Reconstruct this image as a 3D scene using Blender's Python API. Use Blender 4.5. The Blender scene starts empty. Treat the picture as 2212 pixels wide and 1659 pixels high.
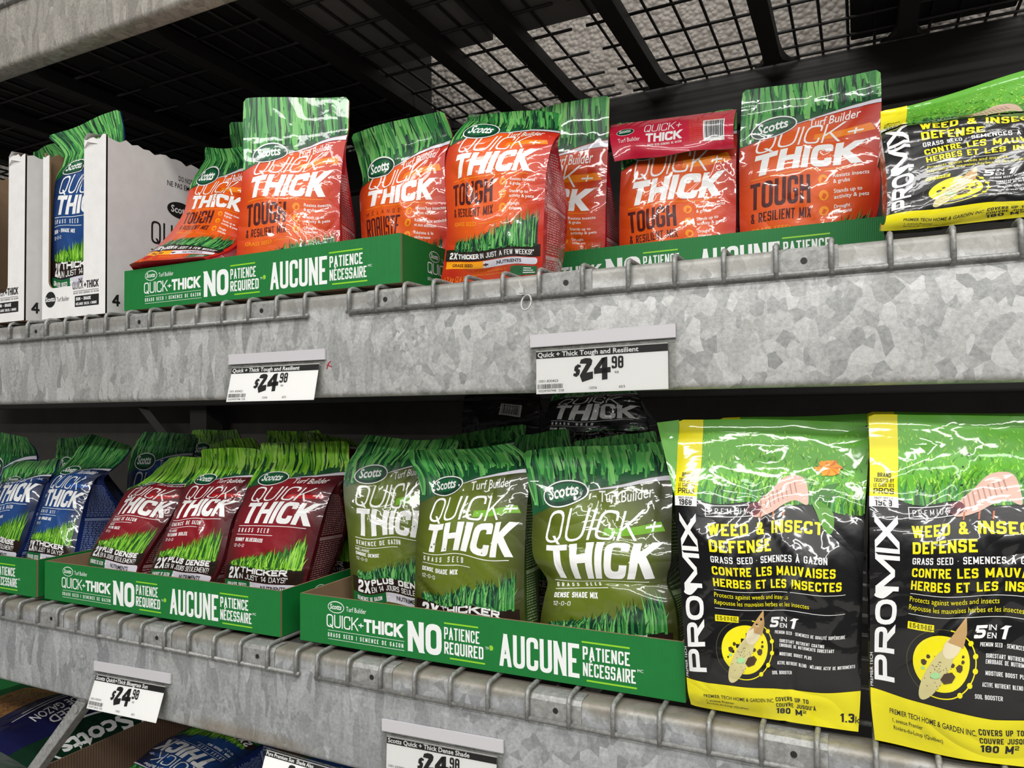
import bpy, bmesh, math, random
import numpy as np
from mathutils import Vector, Matrix

# ------------------------------------------------------------------ camera, world, lights
W, H = 2212, 1659
F = 1564.59
YAW, PITCH, ROLL = math.radians(25.643), math.radians(1.845), math.radians(-0.734)
CAM = np.array([0.0, -1.0, 1.5])


def cam_axes():
    cy, sy, cp, sp, cr, sr = math.cos(YAW), math.sin(YAW), math.cos(PITCH), math.sin(PITCH), math.cos(ROLL), math.sin(ROLL)
    f = np.array([-sy * cp, cy * cp, sp]); r = np.array([cy, sy, 0.0]); u = np.cross(r, f)
    return cr * r + sr * u, -sr * r + cr * u, f


RX, UX, FX = cam_axes()
scn = bpy.context.scene
COL = scn.collection
cd = bpy.data.cameras.new('camera'); cam = bpy.data.objects.new('camera', cd); COL.objects.link(cam)
cam.matrix_world = Matrix(((RX[0], UX[0], -FX[0], CAM[0]), (RX[1], UX[1], -FX[1], CAM[1]), (RX[2], UX[2], -FX[2], CAM[2]), (0, 0, 0, 1)))
cd.sensor_width = 36.0; cd.lens = F / W * 36.0; cd.clip_start = 0.02; cd.clip_end = 60
scn.camera = cam
wd = bpy.data.worlds.new('store_air'); scn.world = wd; wd.use_nodes = True
bg = wd.node_tree.nodes['Background']; bg.inputs[0].default_value = (0.95, 0.97, 1.0, 1); bg.inputs[1].default_value = 0.075
vs = scn.view_settings
vs.view_transform = 'Standard'; vs.look = 'None'; vs.exposure = 0.0; vs.gamma = 1.0; vs.use_curve_mapping = False


def area_light(loc, sx, sy, power, color=(1, 0.985, 0.96), rot=(0, 0, 0)):
    l = bpy.data.lights.new('aisle_light', 'AREA'); l.shape = 'RECTANGLE'; l.size = sx; l.size_y = sy; l.energy = power; l.color = color
    o = bpy.data.objects.new('aisle_light', l); COL.objects.link(o); o.location = loc; o.rotation_euler = rot
    return o


area_light((1.2, -1.7, 4.6), 8.0, 0.30, 120)
area_light((1.4, -3.4, 4.5), 9.0, 0.35, 275)
area_light((1.6, -6.0, 4.4), 9.0, 0.45, 480)
area_light((0.3, 0.45, 5.2), 6.0, 0.4, 55)

RNG = random.Random(7)


def at(x, y, Y):
    """The point of the plane at depth Y that the photograph shows at pixel (x, y)."""
    d = FX + (x - W / 2) / F * RX - (y - H / 2) / F * UX
    return CAM + d * (Y - CAM[1]) / d[1]


def at_z(x, y, z):
    d = FX + (x - W / 2) / F * RX - (y - H / 2) / F * UX
    return CAM + d * (z - CAM[2]) / d[2]


def at_base(x, Y, z):
    """The point at depth Y and height z whose picture column is x."""
    k = (x - W / 2) / F
    # (v.RX) = k (v.FX), v = (X, Y - cy, z - cz)
    a = RX - k * FX
    dy, dz = Y - CAM[1], z - CAM[2]
    X = -(a[1] * dy + a[2] * dz) / a[0]
    return np.array([X, Y, z])


# ------------------------------------------------------------------ object helpers
def tag(o, label=None, cat=None, group=None, kind=None):
    if label: o['label'] = label
    if cat: o['category'] = cat
    if group: o['group'] = group
    if kind: o['kind'] = kind
    return o


def empty(name, loc, label, cat, group=None):
    o = bpy.data.objects.new(name, None); COL.objects.link(o); o.location = loc; o.empty_display_size = 0.05
    return tag(o, label, cat, group)


class MB:
    """Collects vertices, faces, materials into one mesh."""

    def __init__(s):
        s.v = []; s.f = []; s.m = []; s.mats = []

    def mi(s, mat):
        if mat not in s.mats: s.mats.append(mat)
        return s.mats.index(mat)

    def add(s, vs, fs, mat):
        b = len(s.v); k = s.mi(mat)
        s.v.extend([tuple(map(float, p)) for p in vs])
        for f in fs:
            s.f.append(tuple(b + i for i in f)); s.m.append(k)

    def box(s, lo, hi, mat):
        x0, y0, z0 = lo; x1, y1, z1 = hi
        s.add([(x0, y0, z0), (x1, y0, z0), (x1, y1, z0), (x0, y1, z0), (x0, y0, z1), (x1, y0, z1), (x1, y1, z1), (x0, y1, z1)],
              [(3, 2, 1, 0), (4, 5, 6, 7), (0, 1, 5, 4), (1, 2, 6, 5), (2, 3, 7, 6), (3, 0, 4, 7)], mat)

    def tube(s, pts, r, mat, n=8, cap=True):
        pts = [np.array(p, float) for p in pts]
        rings = []; up = None
        for i, p in enumerate(pts):
            d = (pts[min(i + 1, len(pts) - 1)] - pts[max(i - 1, 0)]); d = d / np.linalg.norm(d)
            if up is None:
                up = np.array([0, 0, 1.0]) if abs(d[2]) < 0.9 else np.array([1.0, 0, 0])
            a = np.cross(d, up); a /= np.linalg.norm(a); b = np.cross(a, d); up = b
            rr = r[i] if isinstance(r, (list, tuple)) else r
            rings.append([p + rr * (math.cos(2 * math.pi * k / n) * a + math.sin(2 * math.pi * k / n) * b) for k in range(n)])
        vs = [q for ring in rings for q in ring]; fs = []
        for i in range(len(pts) - 1):
            for k in range(n):
                fs.append((i * n + k, i * n + (k + 1) % n, (i + 1) * n + (k + 1) % n, (i + 1) * n + k))
        if cap:
            fs.append(tuple(range(n))[::-1]); fs.append(tuple((len(pts) - 1) * n + k for k in range(n)))
        s.add(vs, fs, mat)

    def prism(s, prof, axis, a0, a1, mat):
        """A closed 2D profile pulled along an axis: 'x' takes (y, z), 'y' takes (x, z), 'z' takes (x, y)."""
        n = len(prof)
        def P(q, a):
            return (a, q[0], q[1]) if axis == 'x' else (q[0], a, q[1]) if axis == 'y' else (q[0], q[1], a)
        vs = [P(q, a0) for q in prof] + [P(q, a1) for q in prof]
        fs = [(i, (i + 1) % n, n + (i + 1) % n, n + i) for i in range(n)] + [tuple(range(n))[::-1], tuple(range(n, 2 * n))]
        s.add(vs, fs, mat)

    def build(s, name, parent=None, smooth=False, bevel=0, fix=True):
        off = tuple(parent.location) if parent is not None else (0, 0, 0)
        me = bpy.data.meshes.new(name); me.from_pydata([(p[0] - off[0], p[1] - off[1], p[2] - off[2]) for p in s.v], [], s.f)
        for m in s.mats: me.materials.append(m)
        me.polygons.foreach_set('material_index', np.array(s.m, dtype=np.int32))
        if fix:
            bm = bmesh.new(); bm.from_mesh(me); bmesh.ops.recalc_face_normals(bm, faces=bm.faces); bm.to_mesh(me); bm.free()
        if smooth: me.polygons.foreach_set('use_smooth', np.ones(len(me.polygons), dtype=bool))
        me.update()
        o = bpy.data.objects.new(name, me); COL.objects.link(o)
        if parent is not None: o.parent = parent
        if bevel:
            b = o.modifiers.new('edge', 'BEVEL'); b.width = bevel; b.segments = 3; b.limit_method = 'ANGLE'
        return o


# ------------------------------------------------------------------ materials
def new_mat(name):
    m = bpy.data.materials.new(name); m.use_nodes = True
    nt = m.node_tree; p = nt.nodes['Principled BSDF']
    return m, nt, p


def N(nt, kind, **kw):
    n = nt.nodes.new(kind)
    for k, v in kw.items():
        if k in n.inputs: n.inputs[k].default_value = v
        else: setattr(n, k, v)
    return n


def math_node(nt, op, a, b=None, c=None):
    n = nt.nodes.new('ShaderNodeMath'); n.operation = op
    for i, q in enumerate((a, b, c)):
        if q is None: continue
        if isinstance(q, (int, float)): n.inputs[i].default_value = q
        else: nt.links.new(q, n.inputs[i])
    return n.outputs[0]


def ramp(nt, fac, stops):
    n = nt.nodes.new('ShaderNodeValToRGB'); e = n.color_ramp.elements
    while len(e) < len(stops): e.new(0.5)
    for q, (pos, c) in zip(e, stops):
        q.position = pos; q.color = (*c, 1) if len(c) == 3 else c
    nt.links.new(fac, n.inputs[0])
    return n.outputs[0]


def mix(nt, fac, a, b, typ='MIX'):
    n = nt.nodes.new('ShaderNodeMix'); n.data_type = 'RGBA'; n.blend_type = typ
    if isinstance(fac, (int, float)): n.inputs[0].default_value = fac
    else: nt.links.new(fac, n.inputs[0])
    for i, q in ((6, a), (7, b)):
        if isinstance(q, tuple): n.inputs[i].default_value = (*q, 1) if len(q) == 3 else q
        else: nt.links.new(q, n.inputs[i])
    return n.outputs[2]


def plain(name, c, rough=0.5, metal=0.0, spec=0.5):
    m, nt, p = new_mat(name)
    p.inputs['Base Color'].default_value = (*c, 1); p.inputs['Roughness'].default_value = rough
    p.inputs['Metallic'].default_value = metal; p.inputs['Specular IOR Level'].default_value = spec
    return m


def srgb(r, g, b):
    f = lambda c: (c / 255) / 12.92 if c / 255 <= 0.04045 else ((c / 255 + 0.055) / 1.055) ** 2.4
    return (f(r), f(g), f(b))


FILMS = {}


def film(key, c, rough=0.38, edge=None, bump=0.19, spec=0.4, metal=0.0):
    """Printed glossy plastic with fine wrinkles; edge: a second printed colour towards the sides and the top."""
    if key in FILMS: return FILMS[key]
    m, nt, p = new_mat('printed_film_' + key)
    uv = N(nt, 'ShaderNodeUVMap'); oi = N(nt, 'ShaderNodeObjectInfo')
    off = nt.nodes.new('ShaderNodeVectorMath'); off.operation = 'ADD'
    comb = N(nt, 'ShaderNodeCombineXYZ'); nt.links.new(math_node(nt, 'MULTIPLY', oi.outputs['Random'], 37.0), comb.inputs[2])
    nt.links.new(uv.outputs[0], off.inputs[0]); nt.links.new(comb.outputs[0], off.inputs[1])
    n1 = N(nt, 'ShaderNodeTexNoise', Scale=0.9, Detail=1.0, Roughness=0.4, Distortion=1.4)
    n2 = N(nt, 'ShaderNodeTexNoise', Scale=4.0, Detail=1.0, Roughness=0.4, Distortion=1.5)
    for q in (n1, n2): nt.links.new(off.outputs[0], q.inputs['Vector'])
    r1 = math_node(nt, 'ABSOLUTE', math_node(nt, 'SUBTRACT', n1.outputs[0], 0.5))
    r2 = math_node(nt, 'ABSOLUTE', math_node(nt, 'SUBTRACT', n2.outputs[0], 0.5))
    h = math_node(nt, 'ADD', r1, math_node(nt, 'MULTIPLY', r2, 0.05))
    bp = N(nt, 'ShaderNodeBump', Strength=bump, Distance=0.035); nt.links.new(h, bp.inputs['Height'])
    nt.links.new(bp.outputs[0], p.inputs['Normal'])
    if edge is None:
        p.inputs['Base Color'].default_value = (*c, 1)
    else:
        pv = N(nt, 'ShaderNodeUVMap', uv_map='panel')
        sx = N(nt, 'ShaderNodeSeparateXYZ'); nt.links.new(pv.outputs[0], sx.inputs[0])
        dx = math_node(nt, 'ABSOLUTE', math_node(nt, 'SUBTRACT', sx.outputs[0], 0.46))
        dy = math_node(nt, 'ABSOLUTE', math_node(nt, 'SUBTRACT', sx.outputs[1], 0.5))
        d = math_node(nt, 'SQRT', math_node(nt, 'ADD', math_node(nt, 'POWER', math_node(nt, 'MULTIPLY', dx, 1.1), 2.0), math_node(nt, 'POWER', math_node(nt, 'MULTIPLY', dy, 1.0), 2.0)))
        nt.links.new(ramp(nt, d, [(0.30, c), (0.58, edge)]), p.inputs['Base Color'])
    p.inputs['Roughness'].default_value = rough; p.inputs['Specular IOR Level'].default_value = spec
    p.inputs['Coat Weight'].default_value = 0.8; p.inputs['Coat Roughness'].default_value = 0.05
    p.inputs['Metallic'].default_value = metal
    nt.links.new(bp.outputs[0], p.inputs['Coat Normal'])
    FILMS[key] = m
    return m


def galvanized(name, light=(0.50, 0.50, 0.49), dark=(0.28, 0.29, 0.29), streak=True, stain=False, scale=1.0, lip=None):
    m, nt, p = new_mat(name)
    tc = N(nt, 'ShaderNodeTexCoord'); sp = N(nt, 'ShaderNodeSeparateXYZ'); nt.links.new(tc.outputs['Object'], sp.inputs[0])
    def vor(sx, sz, rnd, dist):
        mp = N(nt, 'ShaderNodeMapping'); mp.inputs['Scale'].default_value = (sx * scale, sx * scale, sz * scale)
        nz = N(nt, 'ShaderNodeTexNoise', Scale=9.0, Detail=2.0); nt.links.new(tc.outputs['Object'], nz.inputs['Vector'])
        sc = nt.nodes.new('ShaderNodeVectorMath'); sc.operation = 'MULTIPLY_ADD'
        nt.links.new(nz.outputs['Color'], sc.inputs[0]); sc.inputs[1].default_value = (dist,) * 3
        nt.links.new(tc.outputs['Object'], sc.inputs[2]); nt.links.new(sc.outputs[0], mp.inputs[0])
        v = N(nt, 'ShaderNodeTexVoronoi', Scale=1.0, Randomness=rnd); nt.links.new(mp.outputs[0], v.inputs['Vector'])
        s2 = N(nt, 'ShaderNodeSeparateXYZ'); nt.links.new(v.outputs['Color'], s2.inputs[0])
        return s2.outputs[0]
    a = vor(70, 17, 1.0, 0.05); b = vor(66, 56, 1.0, 0.05); c = vor(150, 120, 1.0, 0.03)
    # streaky crystals towards -x, blocky ones towards +x, patchy everywhere
    nz = N(nt, 'ShaderNodeTexNoise', Scale=5.0, Detail=2.0); nt.links.new(tc.outputs['Object'], nz.inputs['Vector'])
    side = math_node(nt, 'ADD', math_node(nt, 'MULTIPLY', math_node(nt, 'ADD', sp.outputs[0], 0.75), 0.9 if streak else 0.0), math_node(nt, 'MULTIPLY', nz.outputs[0], 1.0 if streak else 2.0))
    k = ramp(nt, side, [(0.42, (0, 0, 0)), (0.62, (1, 1, 1))])
    ab = mix(nt, k, a, b)
    nz2 = N(nt, 'ShaderNodeTexNoise', Scale=11.0, Detail=3.0); nt.links.new(tc.outputs['Object'], nz2.inputs['Vector'])
    k2 = ramp(nt, nz2.outputs[0], [(0.52, (0, 0, 0)), (0.66, (1, 1, 1))])
    abc = mix(nt, k2, ab, c)
    bw = N(nt, 'ShaderNodeRGBToBW'); nt.links.new(abc, bw.inputs[0])
    col = ramp(nt, bw.outputs[0], [(0.0, dark), (0.55, tuple(d * 0.45 + l * 0.55 for d, l in zip(dark, light))), (0.8, tuple(d * 0.3 + l * 0.7 for d, l in zip(dark, light))), (1.0, light)])
    g = N(nt, 'ShaderNodeTexNoise', Scale=160.0, Detail=4.0, Roughness=0.7); nt.links.new(tc.outputs['Object'], g.inputs['Vector'])
    col = mix(nt, 0.65, col, ramp(nt, g.outputs[0], [(0.3, (0.30, 0.30, 0.29)), (0.5, (0.5, 0.5, 0.5)), (0.72, (0.68, 0.68, 0.67))]), 'OVERLAY')
    d = N(nt, 'ShaderNodeTexNoise', Scale=3.0, Detail=6.0, Roughness=0.7); nt.links.new(tc.outputs['Object'], d.inputs['Vector'])
    col = mix(nt, ramp(nt, d.outputs[0], [(0.52, (0, 0, 0)), (0.75, (0.35, 0.35, 0.35))]), col, (0.30, 0.285, 0.24))
    if lip is not None:
        tz = math_node(nt, 'ADD', math_node(nt, 'SUBTRACT', sp.outputs[2], lip), math_node(nt, 'MULTIPLY', math_node(nt, 'SUBTRACT', nz2.outputs[0], 0.5), 0.03))
        col = mix(nt, ramp(nt, math_node(nt, 'MULTIPLY', tz, 60.0), [(0.0, (0, 0, 0)), (0.6, (0.7, 0.7, 0.7))]), col, (0.25, 0.24, 0.21))
    if stain:
        sx = math_node(nt, 'DIVIDE', math_node(nt, 'ADD', sp.outputs[0], 1.05), 0.30)
        sz = math_node(nt, 'DIVIDE', math_node(nt, 'SUBTRACT', sp.outputs[2], 0.905), 0.035)
        q = math_node(nt, 'ADD', math_node(nt, 'MULTIPLY', sx, sx), math_node(nt, 'MULTIPLY', sz, sz))
        q = math_node(nt, 'ADD', q, math_node(nt, 'MULTIPLY', d.outputs[0], 1.2))
        col = mix(nt, ramp(nt, q, [(0.5, (0.8, 0.8, 0.8)), (1.6, (0, 0, 0))]), col, (0.25, 0.19, 0.115))
        tz = math_node(nt, 'ADD', math_node(nt, 'SUBTRACT', sp.outputs[2], 1.052), math_node(nt, 'MULTIPLY', math_node(nt, 'SUBTRACT', nz2.outputs[0], 0.5), 0.05))
        col = mix(nt, ramp(nt, math_node(nt, 'MULTIPLY', tz, 40.0), [(0.0, (0, 0, 0)), (0.6, (0.75, 0.75, 0.75))]), col, (0.235, 0.205, 0.15))
    nt.links.new(col, p.inputs['Base Color'])
    p.inputs['Metallic'].default_value = 0.35; p.inputs['Roughness'].default_value = 0.5
    hb = math_node(nt, 'ADD', math_node(nt, 'MULTIPLY', bw.outputs[0], 0.5), math_node(nt, 'MULTIPLY', g.outputs[0], 0.5))
    bp = N(nt, 'ShaderNodeBump', Strength=0.25, Distance=0.002); nt.links.new(hb, bp.inputs['Height']); nt.links.new(bp.outputs[0], p.inputs['Normal'])
    return m


def card(name, c, flute=0.0, rough=0.75, axis=0, depth=0.25):
    m, nt, p = new_mat(name)
    tc = N(nt, 'ShaderNodeTexCoord')
    nz = N(nt, 'ShaderNodeTexNoise', Scale=40.0, Detail=4.0); nt.links.new(tc.outputs['Object'], nz.inputs['Vector'])
    col = mix(nt, ramp(nt, nz.outputs[0], [(0.35, (0, 0, 0)), (0.7, (0.16, 0.16, 0.16))]), c, tuple(q * 0.6 for q in c))
    p.inputs['Roughness'].default_value = rough
    if flute:
        wv = N(nt, 'ShaderNodeTexWave', Scale=flute, Distortion=0.4, Detail=1.0); wv.bands_direction = 'X' if axis == 0 else 'Y'
        nt.links.new(tc.outputs['Object'], wv.inputs['Vector'])
        bp = N(nt, 'ShaderNodeBump', Strength=depth, Distance=0.002); nt.links.new(wv.outputs[1], bp.inputs['Height']); nt.links.new(bp.outputs[0], p.inputs['Normal'])
        if axis == 1:
            col = mix(nt, wv.outputs[1], col, mix(nt, 0.35, col, (0.02, 0.012, 0.008)))
    nt.links.new(col, p.inputs['Base Color'])
    return m


M = {}
M['beam_up'] = galvanized('galvanized_beam', (0.60, 0.60, 0.585), (0.31, 0.315, 0.31), lip=1.672)
M['beam_low'] = galvanized('galvanized_beam_stained', (0.50, 0.515, 0.52), (0.27, 0.28, 0.285), stain=True)
M['beam_top'] = galvanized('galvanized_beam_dull', (0.50, 0.47, 0.42), (0.30, 0.28, 0.25))
M['wire'] = galvanized('galvanized_wire', (0.36, 0.36, 0.345), (0.22, 0.22, 0.21), streak=False, scale=2.2)
M['plate'] = galvanized('galvanized_channel', (0.40, 0.40, 0.385), (0.26, 0.26, 0.25), streak=False, scale=1.3)
M['dark_steel'] = plain('dark_steel', (0.035, 0.034, 0.032), 0.6, 0.3)
M['white'] = plain('white_ink', (0.86, 0.86, 0.86), 0.5)
M['black'] = plain('black_ink', (0.012, 0.012, 0.012), 0.5)
M['tag_white'] = plain('tag_card', (0.90, 0.90, 0.89), 0.45)
M['tag_strip'] = plain('tag_strip', (0.56, 0.54, 0.56), 0.4)
M['tray'] = card('green_printed_card', srgb(12, 116, 48), 120.0, 0.5)
M['kraft'] = card('kraft_card', (0.26, 0.165, 0.09), 0, 0.85)
M['kraft_flute'] = card('kraft_corrugated', (0.22, 0.135, 0.085), 46.0, 0.85, 1)
M['box_white'] = card('white_box_card', (0.80, 0.785, 0.77), 55.0, 0.7, 0, 0.07)
M['lime'] = plain('lime_ink', srgb(140, 205, 40), 0.5)
M['tray_ink'] = plain('tray_white_ink', (0.82, 0.84, 0.82), 0.55)
M['carton_grey'] = card('grey_carton', (0.16, 0.155, 0.15), 0, 0.8)
M['carton_black'] = card('black_carton', (0.006, 0.006, 0.006), 0, 0.7)
M['zip'] = plain('nylon_tie', (0.50, 0.50, 0.47), 0.4)


def popcorn():
    m, nt, p = new_mat('pebbled_wall')
    tc = N(nt, 'ShaderNodeTexCoord')
    v = N(nt, 'ShaderNodeTexVoronoi', Scale=62.0, feature='SMOOTH_F1', Randomness=1.0); v.inputs['Smoothness'].default_value = 0.35
    nt.links.new(tc.outputs['Object'], v.inputs['Vector'])
    n = N(nt, 'ShaderNodeTexNoise', Scale=12.0, Detail=4.0); nt.links.new(tc.outputs['Object'], n.inputs['Vector'])
    c = mix(nt, ramp(nt, v.outputs['Distance'], [(0.25, (0, 0, 0)), (0.75, (0.55, 0.55, 0.55))]), (0.44, 0.40, 0.355), (0.20, 0.175, 0.15))
    c = mix(nt, ramp(nt, n.outputs[0], [(0.4, (0, 0, 0)), (0.7, (0.5, 0.5, 0.5))]), c, (0.30, 0.265, 0.23))
    nt.links.new(c, p.inputs['Base Color']); p.inputs['Roughness'].default_value = 0.85
    bp = N(nt, 'ShaderNodeBump', Strength=0.6, Distance=0.02); bp.invert = True
    nt.links.new(v.outputs['Distance'], bp.inputs['Height']); nt.links.new(bp.outputs[0], p.inputs['Normal'])
    return m


def concrete(name, c):
    m, nt, p = new_mat(name)
    tc = N(nt, 'ShaderNodeTexCoord')
    n = N(nt, 'ShaderNodeTexNoise', Scale=8.0, Detail=8.0, Roughness=0.7); nt.links.new(tc.outputs['Object'], n.inputs['Vector'])
    nt.links.new(ramp(nt, n.outputs[0], [(0.3, tuple(q * 0.7 for q in c)), (0.7, c)]), p.inputs['Base Color']); p.inputs['Roughness'].default_value = 0.85
    return m


def clear_plastic():
    m, nt, p = new_mat('clear_plastic')
    out = nt.nodes['Material Output']
    tr = N(nt, 'ShaderNodeBsdfTransparent'); tr.inputs[0].default_value = (0.93, 0.93, 0.92, 1)
    gl = N(nt, 'ShaderNodeBsdfGlossy', Roughness=0.12)
    fr = N(nt, 'ShaderNodeFresnel', IOR=1.22)
    mx = N(nt, 'ShaderNodeMixShader')
    nt.links.new(fr.outputs[0], mx.inputs[0]); nt.links.new(tr.outputs[0], mx.inputs[1]); nt.links.new(gl.outputs[0], mx.inputs[2])
    nt.links.new(mx.outputs[0], out.inputs[0])
    return m


M['clear'] = clear_plastic()

# ------------------------------------------------------------------ lettering: a block letter built from strokes, and the built-in font
DG = 'd'
GL = {
    'A': (.66, [[(0, 0), (.5, 1)], [(.5, 1), (1, 0)], [(.2, .28), (.8, .28)]]),
    'B': (.6, [[(0, 0), (0, 1)], [(0, 1), (.95, 1), (.95, .52), (0, .52)], [(0, .52), (1, .52), (1, 0), (0, 0)]]),
    'C': (.6, [[(1, .70), (1, 1), (0, 1), (0, 0), (1, 0), (1, .30)]]),
    'D': (.6, [[(0, 0), (0, 1)], [(0, 1), (1, 1), (1, 0), (0, 0)]]),
    'E': (.52, [[(0, 0), (0, 1)], [(0, 1), (1, 1)], [(0, .5), (.88, .5)], [(0, 0), (1, 0)]]),
    'F': (.5, [[(0, 0), (0, 1)], [(0, 1), (1, 1)], [(0, .5), (.88, .5)]]),
    'G': (.6, [[(1, .70), (1, 1), (0, 1), (0, 0), (1, 0), (1, .47), (.55, .47)]]),
    'H': (.62, [[(0, 0), (0, 1)], [(1, 0), (1, 1)], [(0, .5), (1, .5)]]),
    'I': (.0, [[(.5, 0), (.5, 1)]]),
    'J': (.5, [[(1, 1), (1, 0), (0, 0), (0, .3)]]),
    'K': (.64, [[(0, 0), (0, 1)], [(.0, .36), (1, 1)], [(.32, .56), (1, 0)]]),
    'L': (.5, [[(0, 1), (0, 0)], [(0, 0), (1, 0)]]),
    'M': (.84, [[(0, 0), (0, 1)], [(1, 0), (1, 1)], [(0, 1), (.5, .12)], [(.5, .12), (1, 1)]]),
    'N': (.64, [[(0, 0), (0, 1)], [(1, 0), (1, 1)], [(0, 1), (1, 0)]]),
    'O': (.62, [[(0, 0), (0, 1), (1, 1), (1, 0), (0, 0)]]),
    'P': (.58, [[(0, 0), (0, 1)], [(0, 1), (1, 1), (1, .45), (0, .45)]]),
    'Q': (.62, [[(0, 0), (0, 1), (1, 1), (1, 0), (0, 0)], [(.55, .22), (1.05, -.12)]]),
    'R': (.6, [[(0, 0), (0, 1)], [(0, 1), (1, 1), (1, .47), (0, .47)], [(.45, .47), (1, 0)]]),
    'S': (.58, [[(1, .74), (1, 1), (0, 1), (0, .52), (1, .52), (1, 0), (0, 0), (0, .26)]]),
    'T': (.58, [[(0, 1), (1, 1)], [(.5, 0), (.5, 1)]]),
    'U': (.62, [[(0, 1), (0, 0), (1, 0), (1, 1)]]),
    'V': (.64, [[(0, 1), (.5, 0)], [(.5, 0), (1, 1)]]),
    'W': (.9, [[(0, 1), (.25, 0)], [(.25, 0), (.5, 1)], [(.5, 1), (.75, 0)], [(.75, 0), (1, 1)]]),
    'X': (.64, [[(0, 0), (1, 1)], [(0, 1), (1, 0)]]),
    'Y': (.62, [[(0, 1), (.5, .45)], [(1, 1), (.5, .45)], [(.5, 0), (.5, .5)]]),
    'Z': (.56, [[(0, 1), (1, 1)], [(0, 0), (1, 1)], [(0, 0), (1, 0)]]),
    '0': (.55, [[(0, 0), (0, 1), (1, 1), (1, 0), (0, 0)]]),
    '1': (.22, [[(1, 0), (1, 1)], [(1, 1), (0, .78)]]),
    '2': (.54, [[(0, .7), (0, 1), (1, 1), (1, .55), (0, .3), (0, 0)], [(0, 0), (1, 0)]]),
    '3': (.54, [[(0, .8), (0, 1), (1, 1), (1, .52), (.3, .52)], [(.3, .52), (1, .52), (1, 0), (0, 0), (0, .2)]]),
    '4': (.6, [[(.75, 0), (.75, 1)], [(0, .3), (.75, 1)], [(0, .28), (1, .28)]]),
    '5': (.54, [[(1, 1), (0, 1)], [(0, 1), (0, .56)], [(0, .56), (1, .56), (1, 0), (0, 0), (0, .22)]]),
    '6': (.54, [[(1, .8), (1, 1), (0, 1), (0, 0), (1, 0), (1, .54), (0, .54)]]),
    '7': (.52, [[(0, 1), (1, 1)], [(.25, 0), (1, 1)]]),
    '8': (.54, [[(0, 0), (0, 1), (1, 1), (1, 0), (0, 0)], [(0, .52), (1, .52)]]),
    '9': (.54, [[(1, .5), (0, .5), (0, 1), (1, 1), (1, 0), (0, 0), (0, .2)]]),
    '+': (.5, [[(0, .45), (1, .45)], [(.5, .12), (.5, .78)]]),
    '-': (.28, [[(0, .45), (1, .45)]]),
    '!': (.0, [[(.5, .32), (.5, 1)], [(.5, 0), (.5, .06)]]),
    '.': (.0, [[(.5, 0), (.5, .06)]]),
    ',': (.0, [[(.5, -.12), (.5, .06)]]),
    "'": (.0, [[(.5, .75), (.5, 1)]]),
    '*': (.2, [[(0, .85), (1, .85)], [(.5, .7), (.5, 1)]]),
    '/': (.35, [[(0, 0), (1, 1)]]),
    '$': (.5, [[(1, .78), (1, .92), (0, .92), (0, .52), (1, .52), (1, .08), (0, .08), (0, .25)], [(.5, -.08), (.5, 1.08)]]),
    '&': (.66, [[(1, 0), (.15, .78)], [(.15, .70), (.15, 1), (.75, 1), (.75, .62), (0, .38), (0, 0), (.75, 0), (1, .4)]]),
    '|': (.0, [[(.5, 0), (.5, 1)]]),
    '\u00b7': (.0, [[(.5, .42), (.5, .5)]]),
    ' ': (.28, []),
}
ACC = {'\u00c9': ('E', [(.35, 1.14), (.75, 1.34)]), '\u00c8': ('E', [(.75, 1.14), (.35, 1.34)]), '\u00c0': ('A', [(.6, 1.14), (.3, 1.34)])}


def round_corner(a, p, b, r):
    va = (a[0] - p[0], a[1] - p[1]); vb = (b[0] - p[0], b[1] - p[1])
    la, lb = math.hypot(*va) or 1e-9, math.hypot(*vb) or 1e-9
    r = min(r, la * 0.5, lb * 0.5)
    q0 = (p[0] + va[0] / la * r, p[1] + va[1] / la * r); q1 = (p[0] + vb[0] / lb * r, p[1] + vb[1] / lb * r)
    out = []
    for k in range(5):
        t = k / 4
        out.append(((1 - t) ** 2 * q0[0] + 2 * t * (1 - t) * p[0] + t * t * q1[0], (1 - t) ** 2 * q0[1] + 2 * t * (1 - t) * p[1] + t * t * q1[1]))
    return out


def stroke_quads(pts, half, closed, rad=0.0):
    """A stroke of even width along sharp points; both its sides are rounded apart, so a thick stroke never crosses itself."""
    n = len(pts); L = []; R = []; turn = []
    def nd(u, v):
        d = (v[0] - u[0], v[1] - u[1]); l = math.hypot(*d) or 1e-9
        return (-d[1] / l, d[0] / l)
    for i in range(n):
        a = pts[(i - 1) % n] if closed or i > 0 else None
        b = pts[(i + 1) % n] if closed or i < n - 1 else None
        p = pts[i]; tn = 0
        if a is None: (nx, ny), s = nd(p, b), 1
        elif b is None: (nx, ny), s = nd(a, p), 1
        else:
            n0, n1 = nd(a, p), nd(p, b); mx, my = n0[0] + n1[0], n0[1] + n1[1]; l = math.hypot(mx, my) or 1e-9
            nx, ny = mx / l, my / l; s = min(1.8, 1 / max(0.3, nx * n0[0] + ny * n0[1])); tn = n0[0] * n1[1] - n0[1] * n1[0]
        L.append((p[0] + nx * half * s, p[1] + ny * half * s)); R.append((p[0] - nx * half * s, p[1] - ny * half * s)); turn.append(tn)
    if rad > 0 and n > 2:
        L2 = []; R2 = []
        for i in range(n):
            if not closed and i in (0, n - 1): L2.append(L[i]); R2.append(R[i]); continue
            ro, ri = rad + half * 0.8, max(0.012, rad - half)
            a, b = (i - 1) % n, (i + 1) % n
            L2 += round_corner(L[a], L[i], L[b], ri if turn[i] > 0 else ro); R2 += round_corner(R[a], R[i], R[b], ro if turn[i] > 0 else ri)
        L, R = L2, R2; n = len(L)
    return [[R[i], R[(i + 1) % n], L[(i + 1) % n], L[i]] for i in range(n if closed else n - 1)]


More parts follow.
